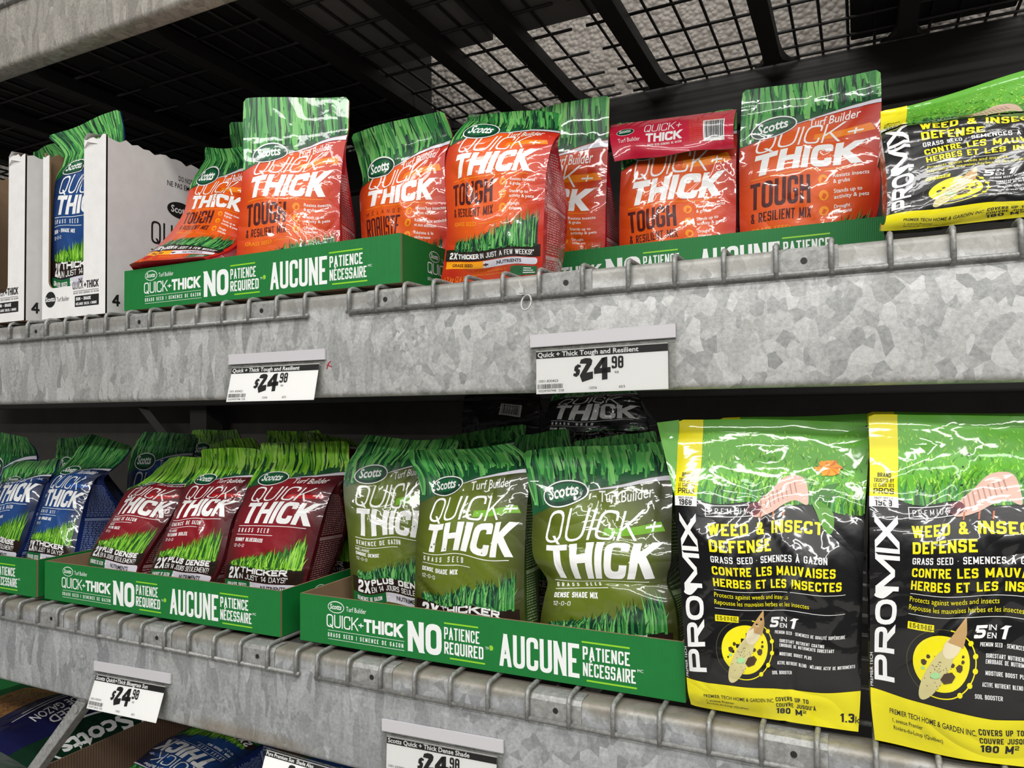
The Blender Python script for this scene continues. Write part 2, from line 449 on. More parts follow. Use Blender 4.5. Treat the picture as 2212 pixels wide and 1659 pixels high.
def block_text(txt, x, y, h, w=None, t=0.18, shear=0.0, gap=0.12, rnd=0.22):
    """Quads of block capitals with cap height h from (x, y); w: the width to fill; t: stroke over height."""
    specs = []
    for ch in txt:
        if ch in ACC:
            g = GL[ACC[ch][0]]; specs.append((g[0], g[1] + [ACC[ch][1]]))
        else: specs.append(GL.get(ch, GL['-']))
    nat = sum(s[0] for s in specs); fixed = sum(t for s in specs) - t * 0 + gap * (len(specs) - 1)
    k = 1.0
    if w is not None:
        for _ in range(12):
            fixed = t * len(specs) + gap * (len(specs) - 1); k = max(0.15, (w / h - fixed) / max(nat, 1e-6))
            lim = 0.35 * (0.6 * k + t)
            if t <= lim: break
            t = max(0.05, t * 0.93); gap = max(0.05, gap * 0.97)
    out = []; cx = 0.0
    for wf, strokes in specs:
        bw = wf * k; x0 = cx + t / 2; y0 = t / 2; bh = 1 - t
        P = lambda q: (x0 + q[0] * bw, y0 + q[1] * bh)
        for k2, st in enumerate(strokes):
            n0 = len(out); pts = [P(q) for q in st]
            if len(pts) == 2:
                (ax, ay), (bx, by) = pts; dx, dy = bx - ax, by - ay
                if abs(dx) < 1e-6 or abs(dy) < 1e-6:
                    e = t / 2
                    for (q, sgn) in ((0, -1), (1, 1)):
                        if abs(dx) < 1e-6:
                            if st[q][1] in (0, 1): pts[q] = (pts[q][0], pts[q][1] + (e if st[q][1] == 1 else -e))
                        elif st[q][0] in (0, 1): pts[q] = (pts[q][0] + (e if st[q][0] == 1 else -e), pts[q][1])
                    out += stroke_quads(pts, t / 2, False)
                else:
                    l = math.hypot(dx, dy); hw = t / 2 * l / max(abs(dy), 0.3 * l)
                    if abs(dy) > 0.3 * l:
                        res = []
                        for q in (0, 1):
                            px, py = pts[q]
                            if st[q][1] in (0, 1):
                                s = t / 2 if st[q][1] == 1 else -t / 2
                                px += dx / dy * s * 0.5; py += s
                            res.append((px, py))
                        out.append([(res[0][0] - hw, res[0][1]), (res[0][0] + hw, res[0][1]), (res[1][0] + hw, res[1][1]), (res[1][0] - hw, res[1][1])])
                    else: out += stroke_quads(pts, t / 2, False)
            else:
                closed = st[0] == st[-1]
                if closed: pts = pts[:-1]
                else:
                    for q, m in ((0, 1), (-1, -2)):
                        o = st[q]; dxx = pts[q][0] - pts[m][0]; dyy = pts[q][1] - pts[m][1]
                        if abs(dxx) < 1e-6 and o[1] in (0, 1): pts[q] = (pts[q][0], pts[q][1] + math.copysign(t / 2, dyy))
                out += stroke_quads(pts, t / 2, closed, min(rnd, bw * 0.5))
            out[n0:] = [(q, k2) for q in out[n0:]]
        cx += bw + t + gap
    return [([(x + h * (px + shear * py), y + h * py) for px, py in q], k2) for q, k2 in out], h * (cx - gap)


_FC = {}


def font_mesh(txt, bold, res=2):
    k = (txt, bold, res)
    if k in _FC: return _FC[k]
    cu = bpy.data.curves.new('lettering', 'FONT'); cu.body = txt; cu.size = 1.0; cu.resolution_u = res; cu.offset = bold
    o = bpy.data.objects.new('lettering', cu)
    me = bpy.data.meshes.new_from_object(o)
    vs_ = np.array([v.co[:2] for v in me.vertices]) if len(me.vertices) else np.zeros((0, 2)); fs = [tuple(p.vertices) for p in me.polygons]
    bpy.data.objects.remove(o); bpy.data.curves.remove(cu); bpy.data.meshes.remove(me)
    _FC[k] = (vs_, fs)
    return _FC[k]


_hv, _ = font_mesh('H', 0.0)
CAPH = float(_hv[:, 1].max())


class Art:
    """Flat print: polygons with a material and a layer, x right and y up in units of the panel's width."""

    def __init__(s, aspect):
        s.A = aspect; s.v = []; s.f = []; s.m = []; s.mats = []; s.cut = None

    def mi(s, mat):
        if mat not in s.mats: s.mats.append(mat)
        return s.mats.index(mat)

    def poly(s, pts, mat, layer):
        b = len(s.v); s.v.extend((p[0], p[1], layer) for p in pts); s.f.append(tuple(range(b, b + len(pts)))); s.m.append(s.mi(mat))

    def rect(s, x0, y0, x1, y1, mat, layer):
        s.poly([(x0, y0), (x1, y0), (x1, y1), (x0, y1)], mat, layer)

    def ell(s, cx, cy, rx, ry, mat, layer, n=28, rot=0.0):
        c, d = math.cos(rot), math.sin(rot)
        s.poly([(cx + c * rx * math.cos(2 * math.pi * i / n) - d * ry * math.sin(2 * math.pi * i / n), cy + d * rx * math.cos(2 * math.pi * i / n) + c * ry * math.sin(2 * math.pi * i / n)) for i in range(n)], mat, layer)

    def blob(s, pts, mat, layer, k=5):
        n = len(pts); out = []
        for i in range(n):
            p0, p1, p2, p3 = (np.array(pts[(i + q) % n]) for q in (-1, 0, 1, 2))
            for j in range(k):
                t = j / k; out.append(tuple(0.5 * (2 * p1 + (p2 - p0) * t + (2 * p0 - 5 * p1 + 4 * p2 - p3) * t * t + (3 * p1 - p0 - 3 * p2 + p3) * t ** 3)))
        s.poly(out, mat, layer)

    def pill(s, x0, y0, x1, y1, mat, layer, left=False, right=True):
        r = (y1 - y0) * 0.42; p = []
        def arc(cx, cy, a0):
            return [(cx + r * math.cos(a0 + i * math.pi / 8), cy + r * math.sin(a0 + i * math.pi / 8)) for i in range(5)]
        p += arc(x0 + r, y0 + r, math.pi) if left else [(x0, y0)]
        p += arc(x1 - r, y0 + r, -math.pi / 2) if right else [(x1, y0)]
        p += arc(x1 - r, y1 - r, 0) if right else [(x1, y1)]
        p += arc(x0 + r, y1 - r, math.pi / 2) if left else [(x0, y1)]
        s.poly(p, mat, layer)

    def block(s, txt, x, y, h, mat, layer, rot=0.0, **kw):
        qs, w = block_text(txt, 0, 0, h, **kw); c, d = math.cos(rot), math.sin(rot)
        for q, k2 in qs: s.poly([(x + c * a - d * b, y + d * a + c * b) for a, b in q], mat, layer + 0.06 * k2)
        return w

    def font(s, txt, x, y, h, mat, layer, w=None, bold=0.0, shear=0.0, rot=0.0, res=2, center=False):
        vs_, fs = font_mesh(txt, bold, res)
        if not len(vs_): return
        k = h / CAPH; kx = k if w is None else w / max(1e-6, float(vs_[:, 0].max() - vs_[:, 0].min()))
        b = len(s.v); i = s.mi(mat); c, d = math.cos(rot), math.sin(rot); x0 = float(vs_[:, 0].min()); mid = (float(vs_[:, 0].max()) - x0) * kx / 2 if center else 0
        for p in vs_:
            a = (p[0] - x0) * kx + shear * p[1] * k - mid; e = p[1] * k
            s.v.append((x + c * a - d * e, y + d * a + c * e, layer))
        for f in fs: s.f.append(tuple(b + q for q in f)); s.m.append(i)

    def blade(s, x, y, h, w, lean, mat, layer, n=3):
        L = []; R = []
        for i in range(n):
            t = i / n; hw = w * (1 - t ** 1.6) * 0.5; cx = x + lean * t * t; cy = y + h * t
            L.append((cx - hw, cy)); R.append((cx + hw, cy))
        s.poly(R[::1] + [(x + lean, y + h)] + L[::-1], mat, layer)

    def finish(s, nu, nv):
        """Cut along the panel's grid so that the print follows the panel's shape."""
        if s.cut is not None: return s.cut
        bm = bmesh.new(); vs_ = [bm.verts.new(p) for p in s.v]
        for f, m in zip(s.f, s.m):
            try:
                q = bm.faces.new([vs_[i] for i in f]); q.material_index = m
            except ValueError: pass
        def cutp(co, no, co_out=False):
            bmesh.ops.bisect_plane(bm, geom=bm.verts[:] + bm.edges[:] + bm.faces[:], plane_co=co, plane_no=no, clear_outer=co_out, dist=1e-6)
        cutp((1, 0, 0), (1, 0, 0), True); cutp((0, 0, 0), (-1, 0, 0), True); cutp((0, s.A, 0), (0, 1, 0), True); cutp((0, 0, 0), (0, -1, 0), True)
        for i in range(1, nu): cutp((i / nu, 0, 0), (1, 0, 0))
        for j in range(1, nv): cutp((0, s.A * j / nv, 0), (0, 1, 0))
        bmesh.ops.delete(bm, geom=[v for v in bm.verts if not v.link_faces], context='VERTS')
        bm.verts.index_update(); bm.normal_update()
        flip = [f for f in bm.faces if f.normal.z < 0]
        if flip: bmesh.ops.reverse_faces(bm, faces=flip)
        co = np.array([v.co[:] for v in bm.verts]) if len(bm.verts) else np.zeros((0, 3))
        fs = [[v.index for v in f.verts] for f in bm.faces]; ms = [f.material_index for f in bm.faces]
        bm.free()
        s.cut = (co, fs, ms)
        return s.cut


def grid_normals(P):
    du = np.gradient(P, axis=0); dv = np.gradient(P, axis=1); n = np.cross(du, dv)
    return n / np.maximum(np.linalg.norm(n, axis=2, keepdims=True), 1e-9)


LIFT = 0.00022


def panel(name, P, film_mat, art, parent, size, trange=(0.0, 1.0), origin=None):
    """One mesh: the film as a grid of points P[nu+1, nv+1] and its print lying on it."""
    nu, nv = P.shape[0] - 1, P.shape[1] - 1
    Nn = grid_normals(P)
    j0, j1 = int(round(trange[0] * nv)), int(round(trange[1] * nv))
    Pj = P[:, j0:j1 + 1]; Nj = Nn[:, j0:j1 + 1]; mv = j1 - j0
    gv = Pj.reshape(-1, 3); gn = Nj.reshape(-1, 3)
    S, T = np.meshgrid(np.linspace(0, 1, nu + 1), np.linspace(trange[0], trange[1], mv + 1), indexing='ij')
    gst = np.stack([S.ravel(), T.ravel()], 1)
    a = np.arange((nu + 1) * (mv + 1)).reshape(nu + 1, mv + 1)
    q = np.stack([a[:-1, :-1], a[1:, :-1], a[1:, 1:], a[:-1, 1:]], -1).reshape(-1, 4)
    loops = [q.ravel()]; sizes = [np.full(len(q), 4)]; mats = [film_mat]; mids = [np.zeros(len(q), int)]
    verts = [gv]; norms = [gn]; sts = [gst]
    if art is not None:
        co, fs, ms = art.finish(nu, nv)
        if len(fs):
            st = np.stack([co[:, 0], co[:, 1] / art.A], 1)
            keep_f = range(len(fs))
            if trange != (0.0, 1.0):
                tm = np.array([st[f, 1].mean() for f in fs])
                keep_f = np.nonzero((tm >= trange[0]) & (tm <= trange[1]))[0]
            fs2 = [fs[i] for i in keep_f]; ms2 = [ms[i] for i in keep_f]
            if fs2:
                flat = np.concatenate([np.array(f) for f in fs2]); used, inv = np.unique(flat, return_inverse=True)
                st = st[used]; lay = co[used, 2]
                x = np.clip(st[:, 0], 0, 1) * nu; y = np.clip(st[:, 1], 0, 1) * nv
                i = np.minimum(x.astype(int), nu - 1); j = np.minimum(y.astype(int), nv - 1); fx = (x - i)[:, None]; fy = (y - j)[:, None]
                def bl(A):
                    return A[i, j] * (1 - fx) * (1 - fy) + A[i + 1, j] * fx * (1 - fy) + A[i, j + 1] * (1 - fx) * fy + A[i + 1, j + 1] * fx * fy
                n = bl(Nn); n /= np.maximum(np.linalg.norm(n, axis=1, keepdims=True), 1e-9)
                verts.append(bl(P) + n * (LIFT * lay)[:, None]); norms.append(n); sts.append(st)
                loops.append(inv + len(gv)); sizes.append(np.array([len(f) for f in fs2]))
                mats += art.mats; mids.append(np.array(ms2) + 1)
    V = np.concatenate(verts); Nv = np.concatenate(norms); ST = np.concatenate(sts); L = np.concatenate(loops); Z = np.concatenate(sizes); K = np.concatenate(mids)
    org = np.array(parent.location) if parent is not None else (origin if origin is not None else np.zeros(3))
    me = bpy.data.meshes.new(name)
    me.vertices.add(len(V)); me.vertices.foreach_set('co', (V - org).ravel())
    me.loops.add(len(L)); me.loops.foreach_set('vertex_index', L.astype(np.int32))
    me.polygons.add(len(Z)); me.polygons.foreach_set('loop_start', (np.cumsum(Z) - Z).astype(np.int32))
    for m in mats: me.materials.append(m)
    me.polygons.foreach_set('material_index', K.astype(np.int32))
    me.polygons.foreach_set('use_smooth', np.ones(len(Z), bool))
    uv = me.uv_layers.new(name='UVMap'); uv.data.foreach_set('uv', (ST[L] * np.array(size) * 10).ravel().astype(np.float32))
    uv2 = me.uv_layers.new(name='panel'); uv2.data.foreach_set('uv', ST[L].ravel().astype(np.float32))
    me.update(calc_edges=True); me.validate(clean_customdata=False)
    if len(me.vertices) == len(Nv): me.normals_split_custom_set_from_vertices(Nv.astype(np.float32).tolist())
    o = bpy.data.objects.new(name, me); COL.objects.link(o)
    if parent is not None: o.parent = parent
    else: o.location = org
    return o

# ------------------------------------------------------------------ the setting
UPZ, LOZ = 1.712, 1.082          # tops of the two wire decks
BH = 0.178                       # beam height


def structure(name, mb, **kw):
    return tag(mb.build(name, **kw), kind='structure')


mb = MB(); mb.box((-6, 1.42, 0), (4, 1.55, 2.40), concrete('shaded_block_wall', (0.060, 0.054, 0.047))); structure('wall_back', mb)  # lower wall coloured dark: the shade behind the bags is put into it
mb = MB(); mb.box((-6, 1.42, 2.40), (4, 1.55, 6.0), popcorn()); structure('wall_upper', mb)
mb = MB(); mb.box((-6, -7, -0.05), (4, 1.42, 0.0), concrete('floor_concrete', (0.33, 0.32, 0.30))); structure('floor', mb)

# ------------------------------------------------------------------ the rack
rack = empty('storage_rack', (0, 0, 0), 'galvanized steel storage rack with three levels of deep front beams', 'rack')


def beam(name, y0, y1, z0, z1, mat):
    r = 0.010; mb = MB(); prof = []
    def arc(cy, cz, a0):
        for i in range(5):
            a = a0 + i * math.pi / 8; prof.append((cy + r * math.cos(a), cz + r * math.sin(a)))
    arc(y1 - r, z1 - r, 0); arc(y0 + r, z1 - r, math.pi / 2); arc(y0 + r, z0 + r, math.pi); arc(y1 - r, z0 + r, 1.5 * math.pi)
    mb.prism(prof, 'x', -4.2, 1.6, mat)
    o = mb.build(name, rack, smooth=True)
    try:
        o.data.shade_smooth_by_angle = None
    except Exception: pass
    md = o.modifiers.new('edge', 'EDGE_SPLIT'); md.split_angle = math.radians(40)
    return o


beam('front_beam', 0.0, 0.05, UPZ - 0.012 - BH, UPZ - 0.010, M['beam_up'])
beam('front_beam', 0.0, 0.05, LOZ - 0.012 - BH, LOZ - 0.010, M['beam_low'])
beam('front_beam', 0.0, 0.05, 2.316, 2.494, M['beam_top'])
for z in (UPZ, LOZ): beam('rear_beam', 1.215, 1.265, z - 0.012 - BH, z - 0.010, M['dark_steel'])
beam('rear_beam', 1.217, 1.265, 2.330, 2.494, M['dark_steel'])
for x in (at(417, 900, 1.24)[0], 1.2):
    for y in (1.267,):
        mb = MB(); mb.box((x - 0.05, y, 0.0005), (x + 0.05, y + 0.09, 3.2), M['dark_steel']); mb.build('upright_post', rack)
mb = MB(); a = at(298, 868, 1.25); b = at(385, 980, 1.25); d = (b - a) / np.linalg.norm(b - a)
mb.tube([a - d * 0.25, b + d * 0.3], 0.022, M['dark_steel'], 4); mb.build('cross_brace', rack)
a = np.array([-1.505, 0.035, 0.905]); b = a + (at(68, 1675, 0.01) - a) * 1.5
mb = MB(); dx = np.array([0.017, 0.0, 0.0]); dy = np.array([0, 0.013, 0.0])
mb.add([a - dx - dy, a + dx - dy, a + dx + dy, a - dx + dy, b - dx - dy, b + dx - dy, b + dx + dy, b - dx + dy],
       [(0, 1, 2, 3), (4, 7, 6, 5), (0, 4, 5, 1), (1, 5, 6, 2), (2, 6, 7, 3), (3, 7, 4, 0)], M['plate'])
brace = mb.build('support_brace', rack, bevel=0.002)
p = a + (b - a) * 0.13; mb = MB(); mb.tube([p + np.array([0, -0.012, 0]), p + np.array([0, -0.018, 0])], 0.010, M['plate'], 12); bo = mb.build('bolt', brace)


# a red pen mark on the upper beam
mb = MB(); RP = plain('red_pen', (0.35, 0.01, 0.03), 0.5)
for q in (((706, 797), (709, 786), (714, 780)), ((706, 788), (717, 792)), ((709, 783), (712, 790))):
    mb.tube([at(x, y, -0.0003) for x, y in q], 0.0009, RP, 5)
mb.build('pen_mark', rack)


# ------------------------------------------------------------------ wire decks
def wire_deck(name, x0, x1, z, hooks, plates, label, mat, matp, y1=1.25, drop=0.041, group=None):
    root = empty(name, ((x0 + x1) / 2, 0.6, z), label, 'wire deck', group)
    r = 0.0036; zc = z - r
    mb = MB()
    for x in hooks:
        mb.tube([(x, y1, zc), (x, 0.02, zc), (x, 0.003, zc - 0.0005), (x, -0.0035, zc - 0.003), (x, -0.0065, zc - 0.010), (x, -0.0068, zc - drop - 0.004)], r, mat, 7)
    for k in range(8):
        y = 0.09 + k * 0.1365
        mb.tube([(x0, y, zc - 2 * r), (x1, y, zc - 2 * r)], r, mat, 6)
    mb.build('wire_mesh', root, smooth=True)
    mb = MB(); mb.tube([(x0 - 0.006, -0.0052, zc - drop), (x1 + 0.006, -0.0052, zc - drop)], r, mat, 8); mb.build('edge_wire', root, smooth=True)
    for x in plates:
        h = 0.036; mb = MB(); t = 0.0015; zt = zc - r - 0.0012
        prof = [(0.03, zt), (0.012, zt), (0.003, zt - 0.002), (-0.002, zt - 0.008), (-0.0022, zt - h)]
        n = len(prof); vs = [(x - 0.040, q[0], q[1]) for q in prof] + [(x + 0.040, q[0], q[1]) for q in prof]
        vs += [(v[0], v[1] + 0.0012, v[2] - 0.0005) for v in vs]
        fs = [(i, i + 1, n + i + 1, n + i) for i in range(n - 1)] + [(2 * n + i, 3 * n + i, 3 * n + i + 1, 2 * n + i + 1) for i in range(n - 1)]
        fs += [(i, 2 * n + i, 2 * n + i + 1, i + 1) for i in range(n - 1)] + [(n + i, n + i + 1, 3 * n + i + 1, 3 * n + i) for i in range(n - 1)]
        fs += [(n - 1, 3 * n - 1, 4 * n - 1, 2 * n - 1)]
        mb.add(vs, fs, matp)
        zz = zt - 0.020; mb.tube([(x, -0.0023, zz), (x, -0.0030, zz)], 0.0042, M['black'], 12)
        # channel under the mesh, running to the rear beam
        w = 0.022; zb = zt - 0.007
        for q in ((-w, -w + 0.002), (w - 0.002, w)): mb.box((x + q[0], 0.055, zb - 0.030), (x + q[1], 1.155, zb), matp)
        mb.box((x - w, 0.055, zb - 0.032), (x + w, 1.155, zb - 0.030), matp)
        mb.build('support_channel', root)
    return root


hk = lambda pts: [float(at(x, y, 0)[0]) for x, y in pts]
UH2 = [-0.785, -0.7275, -0.672, -0.616, -0.556, -0.491, -0.430, -0.361, -0.292, -0.226, -0.160, -0.094, -0.028, 0.038, 0.104, 0.171, 0.238, 0.304, 0.37, 0.436] + [0.503 + 0.067 * i for i in range(10)]
UH1 = [-0.882 - 0.067 * i for i in range(19)]
UP2 = hk([(834, 649), (1223.6, 614.6), (1736.7, 564)]) + [0.27, 0.60, 0.93]; UP1 = hk([(80, 719), (303, 698), (567, 674)])
LH2 = [-0.858 + 0.0665 * i for i in range(30)]
LH1 = [-0.905 - 0.0668 * i for i in range(19)]
LP2 = hk([(804.7, 1454.5), (1201, 1524), (1714.7, 1618.7)]) + [0.20, 0.53, 0.86]; LP1 = hk([(113, 1331.6), (341, 1372), (558, 1411.6)])
wire_deck('wire_deck', UH2[0], UH2[-1], UPZ, UH2, UP2, 'grey wire deck on the upper shelf under the red folded bag', M['wire'], M['plate'])
wire_deck('wire_deck', UH1[-1], UH1[0], UPZ, UH1, UP1, 'grey wire deck on the upper shelf under the white boxes', M['wire'], M['plate'])
wire_deck('wire_deck', LH2[0], LH2[-1], LOZ, LH2, LP2, 'grey wire deck on the lower shelf under the olive bags', M['wire'], M['plate'])
wire_deck('wire_deck', LH1[-1], LH1[0], LOZ, LH1, LP1, 'grey wire deck on the lower shelf under the maroon bags', M['wire'], M['plate'])
TH = [-4.0 + 0.0655 * i for i in range(85)]


def top_deck(x0, x1, plates, label):
    root = empty('wire_deck', ((x0 + x1) / 2, 0.6, 2.505), label, 'wire deck')
    mb = MB(); r = 0.0041
    for x in TH:
        if x0 <= x <= x1: mb.tube([(x, 0.01, 2.5015), (x, 1.255, 2.5015)], r, M['dark_steel'], 6)
    for y in (0.09, 0.225, 0.36, 0.495, 0.63, 0.767, 0.904, 1.04, 1.137, 1.204): mb.tube([(x0, y, 2.4945), (x1, y, 2.4945)], r, M['dark_steel'], 6)
    mb.build('wire_mesh', root, smooth=True)
    for x in plates:
        mb = MB(); w = 0.021
        n = 9; prof = [(0.05 + 0.0, 2.487)]
        vs = []
        # channel whose end flares out onto the beam
        def sec(y, ww, zb): return [(x - ww, y, 2.4905), (x - ww, y, zb), (x + ww, y, zb), (x + ww, y, 2.4905)]
        ys = [(0.056, w, 2.455), (1.08, w, 2.455), (1.13, w + 0.003, 2.463), (1.165, w + 0.010, 2.474), (1.190, w + 0.020, 2.482), (1.208, w + 0.036, 2.487)]
        for y in ys: vs += sec(*y)
        fs = []
        for i in range(len(ys) - 1):
            for k in range(3): fs.append((4 * i + k, 4 * i + k + 1, 4 * i + 5 + k, 4 * i + 4 + k))
        mb.add(vs, fs, M['dark_steel']); o = mb.build('support_channel', root, fix=False)
        so = o.modifiers.new('sheet', 'SOLIDIFY'); so.thickness = 0.002
    return root


top_deck(-0.62, 1.10, (-0.525, -0.196, 0.133, 0.46, 0.79), 'dark wire deck of the top shelf, over the red folded bag')
top_deck(-1.93, -0.66, (-0.79, -1.0, -1.27, -1.6), 'dark wire deck of the top shelf, over the tilted green tray')
top_deck(-3.3, -1.97, (-2.1, -2.5, -2.9), 'dark wire deck of the top shelf, over the white boxes')


def carton(lo, hi, mat, label, cat='carton'):
    root = empty('carton', ((lo[0] + hi[0]) / 2, (lo[1] + hi[1]) / 2, lo[2]), label, cat)
    mb = MB(); mb.box(lo, hi, mat); mb.build('carton_body', root, bevel=0.004)
    mb = MB(); mb.box((lo[0] + 0.004, (lo[1] + hi[1]) / 2 - 0.025, hi[2] + 0.0002), (hi[0] - 0.004, (lo[1] + hi[1]) / 2 + 0.025, hi[2] + 0.0008), M['kraft']); mb.build('tape', root)
    return root


for x0_, x1_ in ((-1.93, -0.66), (-3.3, -1.97)):
    root = next(o for o in COL.objects if o.name.startswith('wire_deck') and abs(o.location.x - (x0_ + x1_) / 2) < 1e-4 and o.location.z > 2.4)
    mb = MB(); mb.tube([(x0_, -0.0052, 2.462), (x1_, -0.0052, 2.462)], 0.0036, M['wire'], 8)
    for i in range(int((x1_ - x0_) / 0.0655)):
        x = x0_ + 0.02 + 0.0655 * i; mb.tube([(x, 0.012, 2.5015), (x, 0.002, 2.501), (x, -0.005, 2.496), (x, -0.0072, 2.487), (x, -0.0075, 2.457)], 0.0036, M['wire'], 6)
    mb.build('edge_wire', root, smooth=True)
TD = 2.5055
carton((-0.86, 0.10, TD), (-0.54, 0.745, 2.90), M['carton_grey'], 'grey carton on the top wire deck, next to the open pebbled stretch')
carton((-1.33, 0.10, TD), (-0.88, 0.745, 2.90), M['carton_grey'], 'grey carton on the top wire deck, over the slumped orange bag')
carton((-2.05, 0.10, TD), (-1.36, 1.20, 2.95), M['carton_black'], 'long black carton on the top wire deck, over the tilted green tray')
carton((-3.0, 0.10, TD), (-2.08, 1.20, 2.95), M['carton_black'], 'long black carton on the top wire deck, over the white boxes')
carton((-0.50, 0.10, TD), (-0.36, 0.62, 2.70), M['carton_black'], 'small black carton on the top wire deck, over the red folded bag')
carton((0.002, 0.80, TD), (0.385, 1.20, 3.0), M['carton_black'], 'black carton on the top wire deck, over the black and yellow bag')

# ------------------------------------------------------------------ price tags
def price_tag(pl, pr, title, sku, code, n1, n2, label, tilt=12.0, strip=True, wide=None):
    """pl, pr: top corners on the beam's face; the pocket hangs from the strip and swings out at its foot."""
    a, b = at(*pl, -0.004), at(*pr, -0.004)
    w = wide or float(np.linalg.norm(b - a)); hgt = 0.094
    root = empty('price_tag', tuple((a + b) / 2), label, 'price tag')
    ex = (b - a) / np.linalg.norm(b - a); t = math.radians(tilt)
    ez0 = np.array([0, 0, 1.0]); ez = np.array([0, math.sin(t), math.cos(t)])
    nrm = np.cross(ex, ez)
    fold = a - ez0 * 0.022
    Pt = lambda u, v, k=0.0: fold + ex * u + ez * v + nrm * k
    if strip:
        mb = MB(); q = lambda u, v, k: a + ex * u + ez0 * v + np.array([0, -k, 0])
        mb.add([q(0, -0.019, 0.0005), q(w, -0.019, 0.0005), q(w, 0, 0.0005), q(0, 0, 0.0005), q(0, -0.019, -0.003), q(w, -0.019, -0.003), q(w, 0, -0.003), q(0, 0, -0.003)],
               [(0, 1, 2, 3), (7, 6, 5, 4), (0, 4, 5, 1), (1, 5, 6, 2), (2, 6, 7, 3), (3, 7, 4, 0)], M['tag_strip']); mb.build('adhesive_strip', root)
    mb = MB(); H_ = hgt - 0.022
    def sheet(k):
        r = 0.009; pts = [(0, 0.004), (0, -H_ + r), (r * 0.3, -H_ + r * 0.3), (r, -H_), (w - r, -H_), (w - r * 0.3, -H_ + r * 0.3), (w, -H_ + r), (w, 0.004)]
        mb.add([Pt(u, v, k) for u, v in pts], [tuple(range(len(pts)))], M['clear'])
    sheet(0.0012); sheet(-0.0008)
    for v0 in (0.0, -0.004): mb.tube([Pt(0, v0, 0.001), Pt(w, v0, 0.001)], 0.0009, M['clear'], 6)
    mb.build('clear_pocket', root, fix=False)
    # the card
    ar = Art(0.40); mg = 0.0
    cw = w * 0.905; ch = cw * 0.325
    ch = min(ch, H_ - 0.006); ar.A = ch / cw; A = ar.A
    ar.rect(0, A - 0.060, 1, A - 0.008, M['black'], 1)
    ar.font(title, 0.012, A - 0.049, 0.034, M['white'], 2, w=min(0.98, 0.0236 * len(title)), bold=0.022)
    y = A * 0.26; hh = A * 0.50
    ar.block('$', 0.295, y + 0.03, hh * 0.58, M['black'], 1, w=0.048, t=0.17, shear=0.18)
    k = hh
    two = [(.02, .70), (.30, .98), (.62, .98), (.66, .80), (.40, .40), (.38, .34), (.68, .36), (.70, .08), (.12, -.02), (.04, .10), (.34, .62), (.36, .72), (.26, .74), (.10, .60)]
    two = [(.02, .78), (.08, .96), (.30, 1.02), (.56, 1.0), (.66, .90), (.62, .72), (.36, .36), (.68, .40), (.68, .08), (.14, -.06), (.02, .24), (.36, .76)]
    ar.poly([(0.345 + k * 0.95 * px, y + k * py) for px, py in two], M['black'], 1)
    for poly4 in ([(.42, .0), (.70, .02), (.70, 1.02), (.42, .98)], [(.02, .28), (.86, .32), (.86, .56), (.02, .52)], [(.02, .52), (.30, .52), (.66, 1.02), (.42, .98)]):
        ar.poly([(0.345 + k * (0.68 + 0.92 * px), y + k * py) for px, py in poly4], M['black'], 1 + 0.2 * len(poly4[0]))
    ar.block('98', 0.345 + k * 1.52, y + hh * 0.48, hh * 0.55, M['black'], 1, w=0.088, t=0.26, gap=0.08)
    ar.font('ea', 0.345 + k * 1.66, y + hh * 0.27, 0.024, M['black'], 1)
    ar.font(sku, 0.022, 0.086, 0.018, M['black'], 1, w=0.155, bold=0.004)
    rr = random.Random(code); x = 0.012
    while x < 0.215:
        ww = rr.choice((0.0022, 0.0022, 0.004, 0.0055)); ar.rect(x, 0.038, x + ww, 0.072, M['black'], 1); x += ww + rr.choice((0.0022, 0.003, 0.005))
    ar.font(code, 0.018, 0.014, 0.016, M['black'], 1, w=0.205, bold=0.004)
    ar.font(n1, 0.42, 0.022, 0.018, M['black'], 1, bold=0.004); ar.font(n2, 0.645, 0.022, 0.018, M['black'], 1, bold=0.004)
    P = np.array([[Pt(w * 0.045 + cw * i, -0.003 - ch * (1 - j), 0.0002) for j in np.linspace(0, 1, 3)] for i in np.linspace(0, 1, 3)])
    P2 = P + nrm * 0.0
    global LIFT
    keep = LIFT; LIFT = 0.00015
    panel('price_card_print', P2, M['tag_white'], ar, root, (0.2, 0.08)); LIFT = keep
    return root


price_tag((1145, 724), (1459, 699), 'Quick + Thick Tough and Resilient', '1001-830423', '032247007948   D28', '12506', '60/3',
          'white price card on the upper beam, below the orange bag standing outside the trays', 1.5)
price_tag((494, 766), (702, 753), 'Quick + Thick Tough and Resilient', '1001-830422', '032247007948  D28', '12506', '60/3',
          'white shelf price card for the tough grass seed, under the tilted green tray', 13.0)
price_tag((203, 1428), (368, 1456), 'Scotts Quick+Thick Bluegrass Sun', '1001-592991', '032247138636  D28', '13663', '60/3',
          'white shelf price card for bluegrass seed, below the tray of maroon bags', 19.0)
price_tag((825, 1553), (1087, 1600), 'Scotts Quick + Thick Dense Shade', '1001-593992', '032247138643  D28', '12563', '60/3',
          'white shelf price card for dense shade seed, below the tray of olive bags', 3.0)
a = at(568, 1560, -0.03); b = at(760, 1605, -0.03)
price_tag((570, 1586), (742, 1634), 'Pure Premium Sun  Shade Also', '1001-593990', '032247138650  D28', '12560', '60/3',
          'white price card for sun and shade seed hanging below the stained beam', 22.0, strip=False)
price_tag((-165, 796), (5, 790), 'Quick + Thick Sun and Shade', '1001-830421', '032247007931  D28', '12505', '60/3',
          'white shelf price card cut off by the picture edge, on the upper beam', 14.0, wide=0.205)
price_tag((-140, 1404), (20, 1430), 'Quick+Thick Sun and Shade', '1001-592990', '032247138629  D28', '13662', '60/3',
          'white shelf price card cut off by the picture edge, on the lower beam', 19.0, wide=0.205)

